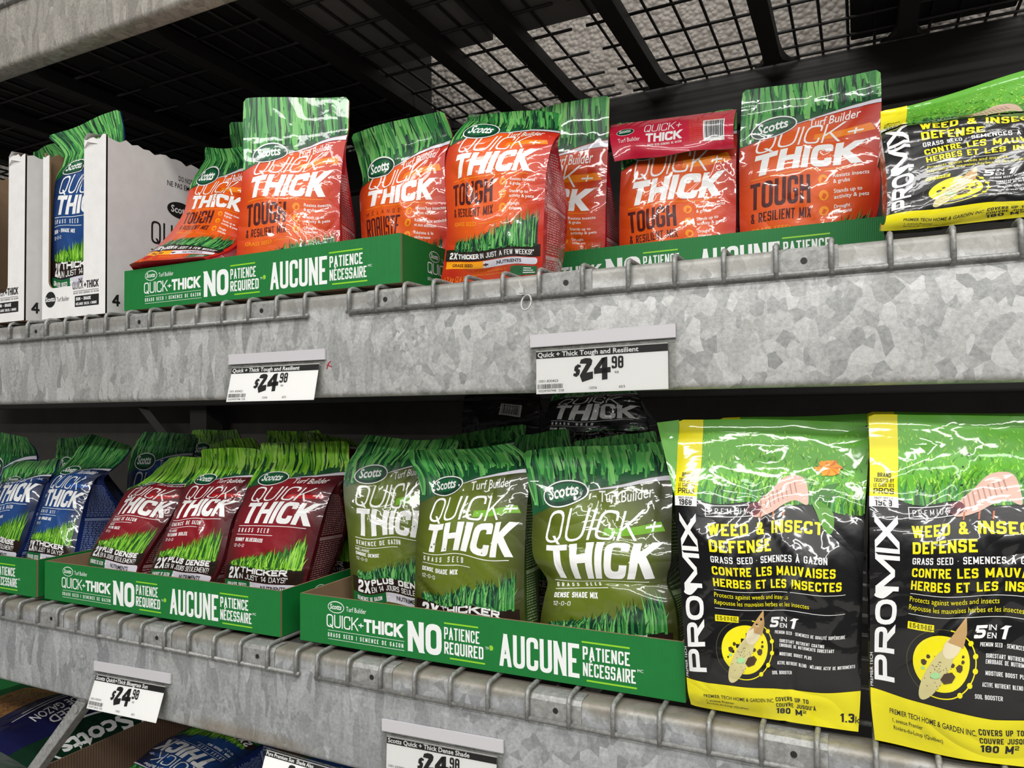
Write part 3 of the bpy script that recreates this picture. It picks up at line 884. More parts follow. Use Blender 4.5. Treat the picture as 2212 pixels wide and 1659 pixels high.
# nylon tie looped round the edge wire
c = at(1140, 640, -0.006); mb = MB()
mb.tube([c + np.array([0.008 * math.cos(q), -0.006 + 0.004 * math.sin(q), 0.012 * math.sin(q) - 0.010]) for q in np.linspace(0, 2 * math.pi, 20)], 0.0014, M['zip'], 6)
tie = empty('cable_tie', tuple(c), 'small white nylon cable tie looped round the upper deck edge wire', 'cable tie')
mb.build('loop', tie, smooth=True)
mb = MB(); q = c + np.array([-0.006, -0.008, 0.008]); mb.box(q - 0.004, q + np.array([0.004, 0.003, 0.004]), M['zip']); mb.tube([q, q + np.array([-0.004, 0.0, 0.016])], 0.0018, M['zip'], 5); mb.build('head', tie)


# ------------------------------------------------------------------ green trays
GREENL = M['tray_ink']


def logo_flat(ar, cx, cy, rx, ry, ink, fill, layer):
    ar.ell(cx, cy, rx, ry, ink, layer); ar.ell(cx, cy, rx * 0.92, ry * 0.86, fill, layer + 1)
    ar.font('Scotts', cx - rx * 0.74, cy - ry * 0.34, ry * 0.82, ink, layer + 2, w=rx * 1.4, bold=0.02, shear=0.15)


def tray_front_art(A):
    ar = Art(A); w = GREENL; fx = lambda q: q
    # fractions of the tray's width; y in the same unit
    logo_flat(ar, 0.118, A * 0.80, 0.026, A * 0.125, w, M['tray'], 1)
    ar.font('Turf Builder', 0.150, A * 0.74, A * 0.10, w, 1, w=0.062)
    ar.block('QUICK', 0.088, A * 0.37, A * 0.27, w, 1, w=0.100, t=0.10, gap=0.10)
    ar.block('+', 0.188, A * 0.42, A * 0.16, w, 1, w=0.016, t=0.16)
    ar.block('THICK', 0.205, A * 0.37, A * 0.27, w, 1, w=0.115, t=0.23, gap=0.06)
    ar.rect(0.092, A * 0.30, 0.325, A * 0.308, w, 1); ar.rect(0.092, A * 0.12, 0.325, A * 0.128, w, 1)
    ar.block('GRASS SEED | SEMENCE DE GAZON', 0.092, A * 0.17, A * 0.085, w, 1, w=0.23, t=0.16, gap=0.35)
    ar.block('NO', 0.335, A * 0.13, A * 0.60, w, 1, w=0.095, t=0.245, gap=0.07)
    ar.block('PATIENCE', 0.437, A * 0.47, A * 0.235, w, 1, w=0.094, t=0.22, gap=0.11)
    ar.block('REQUIRED', 0.437, A * 0.19, A * 0.235, w, 1, w=0.104, t=0.22, gap=0.10)
    ar.rect(0.437, A * 0.765, 0.528, A * 0.795, M['lime'], 1); ar.rect(0.452, A * 0.10, 0.545, A * 0.13, M['lime'], 1)
    ar.ell(0.561, A * 0.43, 0.0055, A * 0.050, M['lime'], 1, 14)
    ar.block('AUCUNE', 0.582, A * 0.13, A * 0.60, w, 1, w=0.192, t=0.235, gap=0.07)
    ar.block('PATIENCE', 0.782, A * 0.47, A * 0.235, w, 1, w=0.104, t=0.22, gap=0.11)
    ar.block('N\u00c9CESSAIRE', 0.782, A * 0.185, A * 0.235, w, 1, w=0.116, t=0.215, gap=0.09)
    ar.rect(0.780, A * 0.765, 0.886, A * 0.795, M['lime'], 1); ar.rect(0.790, A * 0.095, 0.900, A * 0.125, M['lime'], 1)
    ar.font('MC', 0.902, A * 0.39, A * 0.05, w, 1)
    ar.font('TM', 0.546, A * 0.39, A * 0.05, w, 1)
    return ar


def tray_side_art(A):
    ar = Art(A); w = GREENL
    logo_flat(ar, 0.26, A * 0.74, 0.045, A * 0.12, w, M['tray'], 1)
    ar.font('Turf Builder', 0.32, A * 0.66, A * 0.09, w, 1, w=0.1)
    ar.block('QUICK', 0.2, A * 0.36, A * 0.24, w, 1, w=0.19, t=0.10)
    ar.block('+THICK', 0.40, A * 0.36, A * 0.24, w, 1, w=0.20, t=0.22, gap=0.06)
    ar.block('GRASS SEED | SEMENCE DE GAZON', 0.2, A * 0.2, A * 0.07, w, 1, w=0.4, t=0.16, gap=0.35)
    return ar


TW, TDp, TH_ = 0.697, 0.40, 0.084


def tray(x, y, z, label, rot=0.0, pitch=0.0, bow=0.0):
    """x, y, z: the front panel's foot at its outer end towards -x."""
    root = empty('display_tray', (x + TW / 2, y + TDp / 2, z), label, 'display tray', None)
    Rm = Matrix.Rotation(rot, 3, 'Z') @ Matrix.Rotation(pitch, 3, 'X')
    Rn = np.array(Rm)
    Wd = lambda u, v, h: np.array([x, y, z]) + Rn @ np.array([u, v, h])
    t = 0.004
    def slab(name, lo, hi, outer=None, art=None, ax=None):
        mb = MB(); b = MB(); b.box(lo, hi, M['kraft'])
        mb.add([Wd(*v) for v in b.v], b.f, M['kraft']); o = mb.build(name, root, fix=False)
        return o
    def printed(name, c00, c10, c01, thick_dir, art, size):
        nu, nv = 12, 4
        P = np.array([[Wd(*(np.array(c00) + (np.array(c10) - c00) * s + (np.array(c01) - c00) * q)) for q in np.linspace(0, 1, nv + 1)] for s in np.linspace(0, 1, nu + 1)])
        o = panel(name, P, M['tray'], art, root, size)
        # the kraft core and inner face of the board
        mb = MB(); th = Rn @ np.array(thick_dir, float)
        c = [P[0, 0], P[-1, 0], P[-1, -1], P[0, -1]]; e = [q + th * 0.05 for q in c]; f = [q + th for q in c]
        mb.add(e + f, [(4, 5, 6, 7)[::-1], (0, 1, 5, 4), (1, 2, 6, 5), (2, 3, 7, 6), (3, 0, 4, 7)], M['kraft'])
        k = mb.build(name.replace('_print', '_board'), root, fix=False)
        return o
    A = TH_ / TW
    printed('front_print', (0, 0, 0), (TW, 0, 0), (0, 0, TH_), (0, t, 0), FRONT, (TW, TH_))
    printed('side_print', (TW, t, 0), (TW, TDp, 0), (TW, t, TH_), (-t, 0, 0), SIDE, (TDp, TH_))
    printed('side_print', (0, TDp, 0), (0, t, 0), (0, TDp, TH_), (t, 0, 0), SIDE, (TDp, TH_))
    slab('back_panel', (t, TDp - t, 0.0), (TW - t, TDp, TH_)); slab('floor_panel', (t, t, 0.0), (TW - t, TDp - t, t))
    return root


FRONT = tray_front_art(TH_ / TW); SIDE = tray_side_art(TH_ / TDp)
tray(-0.928, 0.030, LOZ + 0.001, 'long green printed cardboard tray holding the olive bags')
tray(-1.668, 0.026, LOZ + 0.001, 'long green printed cardboard tray holding the maroon bags')
tray(-2.392, 0.024, LOZ + 0.001, 'long green printed cardboard tray holding the navy bags')
tray(-1.389, 0.015, UPZ + 0.001, 'long green printed cardboard tray at the shelf edge, holding the slumped orange bag')
tray(-0.655, 0.290, UPZ + 0.001, 'green printed cardboard tray set back behind the wire hooks, holding the red folded bag')


# ------------------------------------------------------------------ white shipping boxes
def white_box(x0, x1, y0, y1, z0, z1, u0, u1, zc, label, torn_seed):
    root = empty('shipping_box', ((x0 + x1) / 2, (y0 + y1) / 2, z0), label, 'shipping box')
    rr = random.Random(torn_seed); t = 0.004; w = x1 - x0
    # front panel: outline with the opening cut from its top, torn upper edges
    def torn(a, b, z, n):
        return [(a + (b - a) * i / n, z + (rr.uniform(-0.006, 0.004) if 0 < i < n else 0)) for i in range(n + 1)]
    xa, xb = x0 + u0 * w, x0 + u1 * w; r = 0.018
    mb = MB()
    def sheet(pts):
        n = len(pts)
        mb.add([(p[0], y0, p[1]) for p in pts], [tuple(range(n))], M['box_white']); mb.add([(p[0], y0 + t, p[1]) for p in pts], [tuple(range(n))[::-1]], M['kraft'])
    def rim(pts):
        n = len(pts)
        mb.add([(p[0], y0, p[1]) for p in pts] + [(p[0], y0 + t, p[1]) for p in pts], [(i, i + 1, n + i + 1, n + i) for i in range(n - 1)], M['kraft'])
    lt = torn(x0, xa, z1 - 0.014, 3); rt_ = torn(xb, x1, z1, 7)
    sheet([(x0, z0), (xa, z0)] + lt[::-1]); sheet([(xb, z0), (x1, z0)] + rt_[::-1]); sheet([(xa, z0), (xb, z0), (xb, zc), (xa, zc)])
    al = [(xa + r - r * math.cos(q), zc + r - r * math.sin(q)) for q in np.linspace(0, math.pi / 2, 7)]
    ar_ = [(xb - r + r * math.sin(q), zc + r - r * math.cos(q)) for q in np.linspace(0, math.pi / 2, 7)]
    for cpt, arc in (((xa, zc), al), ((xb, zc), ar_)):
        for i in range(6): sheet([cpt, arc[i], arc[i + 1]])
    rim(lt + al + ar_ + rt_)
    # print on the front
    A = (z1 - z0) / w; ar = Art(A)
    ar.ell(0.14, 0.20, 0.085, 0.082, M['black'], 1); ar.font('Scotts', 0.065, 0.180, 0.045, M['white'], 2, w=0.15, bold=0.025)
    ar.font('Turf Builder', 0.245, 0.170, 0.045, M['black'], 1, w=0.20)
    ar.block('QUICK', 0.50, 0.275, 0.075, M['black'], 1, w=0.165, t=0.10); ar.block('+THICK', 0.675, 0.275, 0.075, M['black'], 1, w=0.225, t=0.22, gap=0.06)
    ar.rect(0.51, 0.252, 0.90, 0.256, M['black'], 1); ar.block('GRASS SEED SEMENCE DE GAZON', 0.51, 0.225, 0.018, M['black'], 1, w=0.39, t=0.16, gap=0.3)
    ar.rect(0.535, 0.095, 0.905, 0.205, M['black'], 1); ar.block('SUN - SHADE', 0.555, 0.158, 0.032, M['white'], 2, w=0.23, t=0.2)
    ar.block('M\u00c9LANGE SOLEIL | OMBRE', 0.555, 0.110, 0.026, M['white'], 2, w=0.32, t=0.16)
    for v in range(len(ar.v)): pass
    co = np.array(ar.v)
    for k, mt in enumerate(ar.mats):
        fs = [f for f, m in zip(ar.f, ar.m) if m == k]
        used = sorted({i for f in fs for i in f}); mp = {q: i for i, q in enumerate(used)}
        mb.add([(x0 + co[i, 0] * w, y0 - 0.00025 * co[i, 2], z0 + co[i, 1] * w) for i in used], [tuple(mp[i] for i in f) for f in fs], mt)
    mb.build('front_print', root, fix=False)
    # sides, back, floor
    def side(name, xs, prt):
        d = y1 - y0; nn = 18
        y0_ = y0 + t
        top = [(y0_ + (y1 - y0_) * i / nn, z1 - 0.004 + (rr.uniform(-0.007, 0.006) if 0 < i < nn else 0)) for i in range(nn + 1)]
        loop = [(y0_, z0)] + [(y1, z0)] + top[::-1]
        mb = MB(); n = len(loop)
        for q, mt, fl in ((xs[0], M['box_white'], 1), (xs[1], M['kraft'], -1)):
            mb.add([(q, p[0], p[1]) for p in loop], [tuple(range(n))[::fl]], mt)
        mb.add([(xs[0], p[0], p[1]) for p in loop] + [(xs[1], p[0], p[1]) for p in loop], [(i, (i + 1) % n, n + (i + 1) % n, n + i) for i in range(n)], M['kraft'])
        if prt:
            ar = Art((z1 - z0) / d); A = ar.A
            ar.block('4', 0.06, 0.07, 0.095, M['black'], 1, w=0.07, t=0.2)
            ar.block('QUICK', 0.42, 0.66, 0.20, M['black'], 1, w=0.5, t=0.09); ar.rect(0.42, 0.60, 0.95, 0.61, M['black'], 1)
            ar.block('GRASS SEED', 0.42, 0.53, 0.045, M['black'], 1, w=0.4, t=0.15)
            ar.ell(0.72, 1.01, 0.14, 0.075, M['black'], 1); ar.font('Scotts', 0.62, 0.985, 0.06, M['white'], 2, w=0.2, bold=0.02)
            ar.font('DO NOT STACK', 0.70, 1.28, 0.045, M['black'], 1, w=0.28, bold=0.01); ar.font('NE PAS EMPILER', 0.58, 1.21, 0.045, M['black'], 1, w=0.36, bold=0.01)
            co = np.array(ar.v)
            for k, mt in enumerate(ar.mats):
                fs = [f for f, m in zip(ar.f, ar.m) if m == k]; used = sorted({i for f in fs for i in f}); mp = {q: i for i, q in enumerate(used)}
                mb.add([(xs[0] + 0.00025 * co[i, 2], y0 + co[i, 0] * d, z0 + co[i, 1] * d) for i in used], [tuple(mp[i] for i in f) for f in fs], mt)
        mb.build(name, root, fix=False)
    side('side_print', (x1, x1 - t), True); side('side_panel', (x0, x0 + t), False)
    mb = MB(); mb.box((x0 + t, y1 - t, z0), (x1 - t, y1, z1 - 0.01), M['kraft']); mb.build('back_panel', root)
    mb = MB(); mb.box((x0 + t, y0 + t, z0), (x1 - t, y1 - t, z0 + t), M['kraft']); mb.build('floor_panel', root)
    # crumpled flap torn back at the corner post
    mb = MB(); z = z1
    fl = [(xb + 0.002, y0 - 0.002, z), (xb + 0.02, y0 - 0.006, z + 0.010), (xb + 0.045, y0 - 0.001, z + 0.004), (xb + 0.06, y0 + 0.012, z + 0.001), (xb + 0.03, y0 + 0.014, z + 0.006), (xb + 0.006, y0 + 0.010, z - 0.002)]
    mb.add(fl, [(0, 1, 4, 5), (1, 2, 3, 4)], M['box_white']); mb.add([(p[0], p[1], p[2] - 0.02) for p in fl], [(0, 1, 4, 5), (1, 2, 3, 4)], M['box_white'])
    mb.build('torn_flap', root, smooth=True, fix=False)
    return root


white_box(-1.676, -1.457, 0.020, 0.285, UPZ + 0.001, 2.103, 0.105, 0.665, 1.782, 'white cardboard box with a cut-out front, standing beside the tilted green tray', 3)
white_box(-1.940, -1.716, 0.004, 0.270, UPZ + 0.001, 2.098, 0.30, 0.72, 1.782, 'white cardboard box cut off by the picture edge, beside the other white box', 5)

# ------------------------------------------------------------------ seed bags: printed artwork
def shades(tag_, cols, **kw):
    return [film('%s_%d' % (tag_, i), srgb(*c), **kw) for i, c in enumerate(cols)]


GRASS = shades('grass', [(22, 80, 44), (46, 122, 58), (82, 162, 78), (114, 184, 98), (11, 50, 38)])
GRASSY = shades('lawn', [(58, 120, 22), (92, 160, 34), (130, 196, 50), (160, 214, 84), (30, 84, 24)])
GDARK = film('grass_shade', srgb(9, 40, 30))
WHITE = film('white', srgb(240, 240, 238)); SOIL = film('soil', srgb(38, 27, 22), rough=0.3); GREENB = film('green_band', srgb(22, 100, 52))
YEL = film('amber', srgb(250, 165, 15)); LOGO = film('logo_green', srgb(8, 92, 50)); LOGOD = film('logo_dark', srgb(6, 56, 36))
PALE = film('pale', srgb(214, 212, 222)); MAROONINK = film('oxblood_ink', srgb(74, 20, 22)); AMBINK = film('amber_ink', srgb(246, 150, 24))
BARINK = film('bar_ink', srgb(30, 30, 34))
BASE = {
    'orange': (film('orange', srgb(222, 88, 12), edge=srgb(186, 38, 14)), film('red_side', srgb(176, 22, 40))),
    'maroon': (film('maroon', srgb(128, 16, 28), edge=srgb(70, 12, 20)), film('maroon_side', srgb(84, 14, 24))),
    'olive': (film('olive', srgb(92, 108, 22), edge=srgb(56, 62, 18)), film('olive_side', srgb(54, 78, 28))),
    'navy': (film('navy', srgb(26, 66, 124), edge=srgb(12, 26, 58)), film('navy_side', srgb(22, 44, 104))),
    'black': (film('black_film', srgb(10, 11, 13)), film('black_side', srgb(12, 12, 14))),
}
ACCENT = {'orange': film('plus_orange', srgb(240, 130, 10)), 'maroon': film('plus_red', srgb(190, 26, 30)), 'olive': film('plus_lime', srgb(110, 170, 30)), 'navy': film('plus_blue', srgb(30, 86, 170)), 'black': film('plus_black', srgb(30, 50, 40))}


def logo(ar, cx, cy, rx, ry, L):
    ar.ell(cx, cy, rx, ry, WHITE, L, 36, 0.06); ar.ell(cx, cy, rx * 0.945, ry * 0.89, LOGOD, L + 0.8, 36, 0.06); ar.ell(cx - rx * 0.05, cy + ry * 0.10, rx * 0.80, ry * 0.66, LOGO, L + 1.5, 30, 0.06)
    ar.font('Scotts', cx - rx * 0.70, cy - ry * 0.34, ry * 0.86, WHITE, L + 2.4, w=rx * 1.30, bold=0.024, shear=0.12, rot=0.05)


def tuft(ar, rr, x0, x1, y, h0, h1, cols, n, L, spread=0.03, wid=0.017):
    xs = np.linspace(0, 1, 40)
    ar.poly([(x0, y - 0.01), (x1, y - 0.01)] + [(x0 + (x1 - x0) * t, y + (h0 + (h1 - h0) * t ** 1.25) * rr.uniform(0.50, 0.80)) for t in xs[::-1]], cols[4], L - 0.2)
    n = int(n * 1.9)
    for i in range(n):
        t = rr.random(); x = x0 + (x1 - x0) * t
        h = (h0 + (h1 - h0) * t ** 1.25) * rr.uniform(0.35, 1.0)
        ar.blade(x, y + rr.uniform(-0.02, 0.015), h, wid * rr.uniform(0.7, 1.4), rr.uniform(-spread, spread * 1.6), rr.choice(cols), L + 2.0 * i / n, 3)


def header(ar, rr, curve, A, cols, L, n=230):
    xs = np.linspace(0, 1, 17)
    ar.poly([(x, curve(x)) for x in xs] + [(1, A), (0, A)], GRASS[0], L)
    cols = list(cols[1:4]) * 2 + [cols[4], GDARK]
    for i in range(n):
        x = rr.uniform(-0.02, 1.02); yb = rr.uniform(curve(min(max(x, 0), 1)), A - 0.04); h = rr.uniform(0.14, 0.30); ln = rr.uniform(-0.05, 0.04)
        w = rr.uniform(0.014, 0.042); m_ = rr.choice(cols); w *= 0.45 if m_ in (cols[-1], cols[-2]) else 1.0
        s = 1 if rr.random() < 0.8 else -1
        pts = []
        a, b, c = x, x + ln * 0.6, x + ln
        y0, y1, y2 = yb, yb + h * 0.5, yb + h
        ar.poly([(a - w * 0.32, y0), (a + w * 0.32, y0), (b + w * 0.5, y1), (c + w * 0.12, y2), (c - w * 0.12, y2), (b - w * 0.5, y1)], m_, L + 1 + 2.2 * i / n)
    # pale edge below the grass, widening to one side
    xs = np.linspace(0.30, 1, 15)
    ar.poly([(x, curve(x) - 0.004) for x in xs] + [(x, curve(x) - 0.006 - 0.026 * ((x - 0.3) / 0.7) ** 1.3) for x in xs[::-1]], PALE, L + 3.6)


def seed_art(kind, fr, seed):
    rr = random.Random(seed)
    base, _ = BASE[kind]; acc = ACCENT[kind]
    if kind == 'orange':
        A = 1.63; ar = Art(A); curve = lambda x: 1.24 + 0.20 * (1 - (1 - x) ** 1.6)
        ar.poly([(0.02, 0.31), (0.98, 0.31), (0.98, 0.205), (0.02, 0.205)], SOIL, 1)
        ar.pill(0.04, 0.135, 0.44, 0.198, YEL, 1, False, False); ar.pill(0.44, 0.135, 0.955, 0.198, PALE, 1)
        ar.font('GRASS SEED' if not fr else 'SEMENCE', 0.11, 0.152, 0.026, MAROONINK, 2, w=0.22, bold=0.02); ar.block('+', 0.44, 0.142, 0.05, MAROONINK, 3, w=0.05, t=0.24)
        ar.font('NUTRIENTS' if not fr else 'NUTRIMENTS', 0.57, 0.153, 0.028, BARINK, 2, w=0.24, bold=0.025)
        ar.block('2X', 0.07, 0.222, 0.062, WHITE, 2, w=0.085, t=0.22, shear=0.12); ar.block('THICKER' if not fr else 'PLUS DENSE', 0.165, 0.225, 0.046, WHITE, 2, w=0.235, t=0.24, gap=0.08)
        ar.block('IN JUST A FEW WEEKS!*' if not fr else 'EN QUELQUES SEMAINES!*', 0.415, 0.225, 0.046, WHITE, 2, w=0.51, t=0.13, gap=0.1)
        tuft(ar, rr, 0.13, 0.95, 0.31, 0.10, 0.36, GRASS, 150, 2.4)
        ar.font('GRASS SEED' if not fr else 'SEMENCE DE GAZON', 0.10, 0.52, 0.034, AMBINK, 1, w=0.29, bold=0.01); ar.rect(0.41, 0.535, 0.62, 0.539, AMBINK, 1)
        if not fr:
            ar.block('TOUGH', 0.095, 0.70, 0.185, MAROONINK, 1, w=0.43, t=0.24, gap=0.07, rnd=0.2); ar.block('& RESILIENT MIX', 0.10, 0.60, 0.072, MAROONINK, 1, w=0.43, t=0.19, gap=0.10)
            L3 = [('Resists insects', '& grubs'), ('Stands up to', 'activity & pets'), ('Drought', 'tolerant')]
        else:
            ar.block('M\u00c9LANGE', 0.10, 0.845, 0.035, MAROONINK, 1, w=0.42, t=0.12, gap=1.1); ar.block('ROBUSTE', 0.095, 0.645, 0.175, MAROONINK, 1, w=0.43, t=0.23, gap=0.07, rnd=0.2)
            L3 = [('R\u00e9siste aux insectes', 'et aux vers'), ('R\u00e9siste aux activit\u00e9s', 'et aux animaux'), ('R\u00e9siste \u00e0 la', 's\u00e9cheresse')]
        for i, (a, b) in enumerate(L3):
            y = 0.84 - 0.105 * i
            ar.ell(0.62, y + 0.005, 0.034, 0.034, AMBINK, 1, 20)
            ar.poly([(0.605, y - 0.012), (0.63, y - 0.016), (0.642, y + 0.01), (0.618, y + 0.02)], base, 2); ar.rect(0.618, y - 0.02, 0.624, y + 0.02, base, 2)
            ar.font(a, 0.69, y + 0.012, 0.026, WHITE, 1, w=0.0155 * len(a), bold=0.012); ar.font(b, 0.69, y - 0.027, 0.026, WHITE, 1, w=0.0155 * len(b), bold=0.012)
        ar.rect(0.10, 0.912, 0.86, 0.917, AMBINK, 1)
        ty, th, qy, qh, lx, ly = 0.935, 0.205, 1.155, 0.165, 0.25, 1.355
        tw, tx = 0.755, 0.105
        ar.font('Covers up to 150 m\u00b2 (1600 sq. ft.)', 0.34, 0.095, 0.018, AMBINK, 1, w=0.32); ar.font('Coated seed. Feeds up to 8 weeks', 0.34, 0.065, 0.018, AMBINK, 1, w=0.3)
        ar.rect(0.70, 0.035, 0.955, 0.118, GREENB, 1); ar.font('1.2 kg (2.6 lb)', 0.05, 0.025, 0.045, AMBINK, 1, w=0.24)
        for i in range(3): ar.rect(0.83, 0.052 + 0.02 * i, 0.94 - 0.02 * i, 0.060 + 0.02 * i, WHITE, 2)
    else:
        A = 1.72; ar = Art(A); curve = lambda x: 1.29 + 0.20 * (1 - (1 - x) ** 1.7)
        ar.rect(0.03, 0.225, 0.97, 0.37, SOIL, 1)
        for i in range(26):
            x = rr.uniform(0.04, 0.94); ar.blade(x, 0.375, -rr.uniform(0.02, 0.06), 0.012, rr.uniform(-0.02, 0.02), SOIL, 1.3, 2)
        ar.pill(0.03, 0.145, 0.40, 0.222, GREENB, 1, False, False); ar.pill(0.40, 0.145, 0.965, 0.222, PALE, 1)
        ar.block('GRASS SEED' if not fr else 'SEMENCE DE GAZON', 0.075, 0.168, 0.032, WHITE, 2, w=0.28, t=0.2, gap=0.12); ar.block('+', 0.40, 0.158, 0.055, WHITE, 3, w=0.05, t=0.18)
        ar.font('NUTRIENTS' if not fr else 'NUTRIMENTS', 0.53, 0.168, 0.033, BARINK, 2, w=0.29, bold=0.025)
        ar.block('2X', 0.085, 0.235, 0.115, WHITE, 2, w=0.145, t=0.2, shear=0.12)
        ar.block('THICKER' if not fr else 'PLUS DENSE', 0.26, 0.300, 0.062, WHITE, 2, w=0.55 if not fr else 0.62, t=0.26, gap=0.12)
        ar.block('IN JUST 14 DAYS!*' if not fr else 'EN 14 JOURS SEULEMENT!', 0.25, 0.238, 0.050, WHITE, 2, w=0.58 if not fr else 0.64, t=0.13, gap=0.1)
        tuft(ar, rr, 0.10, 0.93, 0.375, 0.06, 0.38, GRASSY if kind in ('maroon', 'navy') else GRASS, 150, 2.4)
        ar.rect(0.09, 0.795, 0.88, 0.801, WHITE, 1); ar.rect(0.09, 0.700, 0.56, 0.705, WHITE, 1)
        ar.block('GRASS SEED' if not fr else 'SEMENCE DE GAZON', 0.10, 0.727, 0.046, WHITE, 1, w=0.40 if not fr else 0.5, t=0.15, gap=0.55 if not fr else 0.25)
        nm = {('olive', 0): 'DENSE SHADE MIX', ('olive', 1): 'OMBRE DENSE', ('maroon', 0): 'SUNNY BLUEGRASS', ('maroon', 1): 'P\u00c2TURIN SOLEIL'.replace('\u00c2', 'A'), ('navy', 0): 'SUN - SHADE MIX', ('navy', 1): 'SOLEIL | OMBRE', ('black', 0): 'SUN MIX', ('black', 1): 'SOLEIL'}[(kind, int(fr))]
        if fr: ar.block('M\u00c9LANGE', 0.09, 0.655, 0.030, WHITE, 1, w=0.16, t=0.14)
        ar.block(nm, 0.09, 0.60 if fr else 0.628, 0.040, WHITE, 1, w=0.024 * len(nm), t=0.2, gap=0.12); ar.block('12-0-0', 0.09, 0.545 if fr else 0.565, 0.034, WHITE, 1, w=0.14, t=0.12, gap=0.2)
        ty, th, qy, qh, lx, ly = 0.825, 0.265, 1.11, 0.205, 0.27, 1.40
        tw, tx = 0.80, 0.10
        for i in range(3): ar.font('Ideal for full sun to light shade'[:26 - 4 * i], 0.08, 0.115 - 0.03 * i, 0.017, WHITE, 1, w=0.26 - 0.03 * i); ar.font('Nourishes new grass'[:19 - 3 * i], 0.48, 0.115 - 0.03 * i, 0.017, WHITE, 1, w=0.17 - 0.02 * i)
        ar.rect(0.70, 0.02, 0.94, 0.13, GREENB, 1)
        for i in range(4): ar.rect(0.73, 0.04 + 0.022 * i, 0.91 - 0.03 * (i % 2), 0.05 + 0.022 * i, WHITE, 2)
    header(ar, rr, curve, A, GRASSY if kind == 'maroon' else GRASS, 1)
    ar.block('THICK', tx, ty, th, WHITE, 2, w=tw, t=0.255, shear=0.13, gap=0.07, rnd=0.24)
    ar.poly([(tx + 0.44, qy + 0.03), (tx + 0.86, qy + 0.055), (tx + 0.83, qy + 0.115), (tx + 0.45, qy + 0.085)], acc, 1)
    ar.block('QUICK', tx + 0.01, qy, qh, WHITE, 2, w=tw * 0.83, t=0.085, shear=0.22, gap=0.13, rnd=0.34)
    ar.block('+', tx + tw * 0.90, qy + qh * 0.18, qh * 0.55, WHITE, 2, w=tw * 0.13, t=0.14, shear=0.2)
    ar.font('Turf Builder', 0.50, ly - 0.045, 0.058, WHITE, 2, w=0.37, bold=0.008, shear=0.15, rot=0.07)
    ar.font('TM', tx + tw + 0.04, ty + th * 0.94, 0.018, WHITE, 2)
    logo(ar, lx, ly, 0.165, 0.072, 5.4)
    return ar


def side_art(kind, seed, A=3.4):
    rr = random.Random(seed); ar = Art(A); y = 0.15; ink = WHITE
    pale = film('side_ink_' + kind, tuple(0.16 + 0.5 * c for c in srgb(*{'orange': (230, 150, 150), 'maroon': (190, 120, 120), 'olive': (150, 190, 90), 'navy': (120, 150, 220), 'black': (90, 90, 90)}[kind])))
    while y < A * 0.72:
        if rr.random() < 0.08:
            ar.rect(0.10, y, 0.90, y + 0.075, pale, 1); y += 0.12; continue
        x = 0.12
        while x < 0.84:
            w = rr.uniform(0.03, 0.11); w = min(w, 0.88 - x); ar.rect(x, y, x + w, y + 0.022, pale, 1); x += w + 0.022
        y += 0.046
    return ar


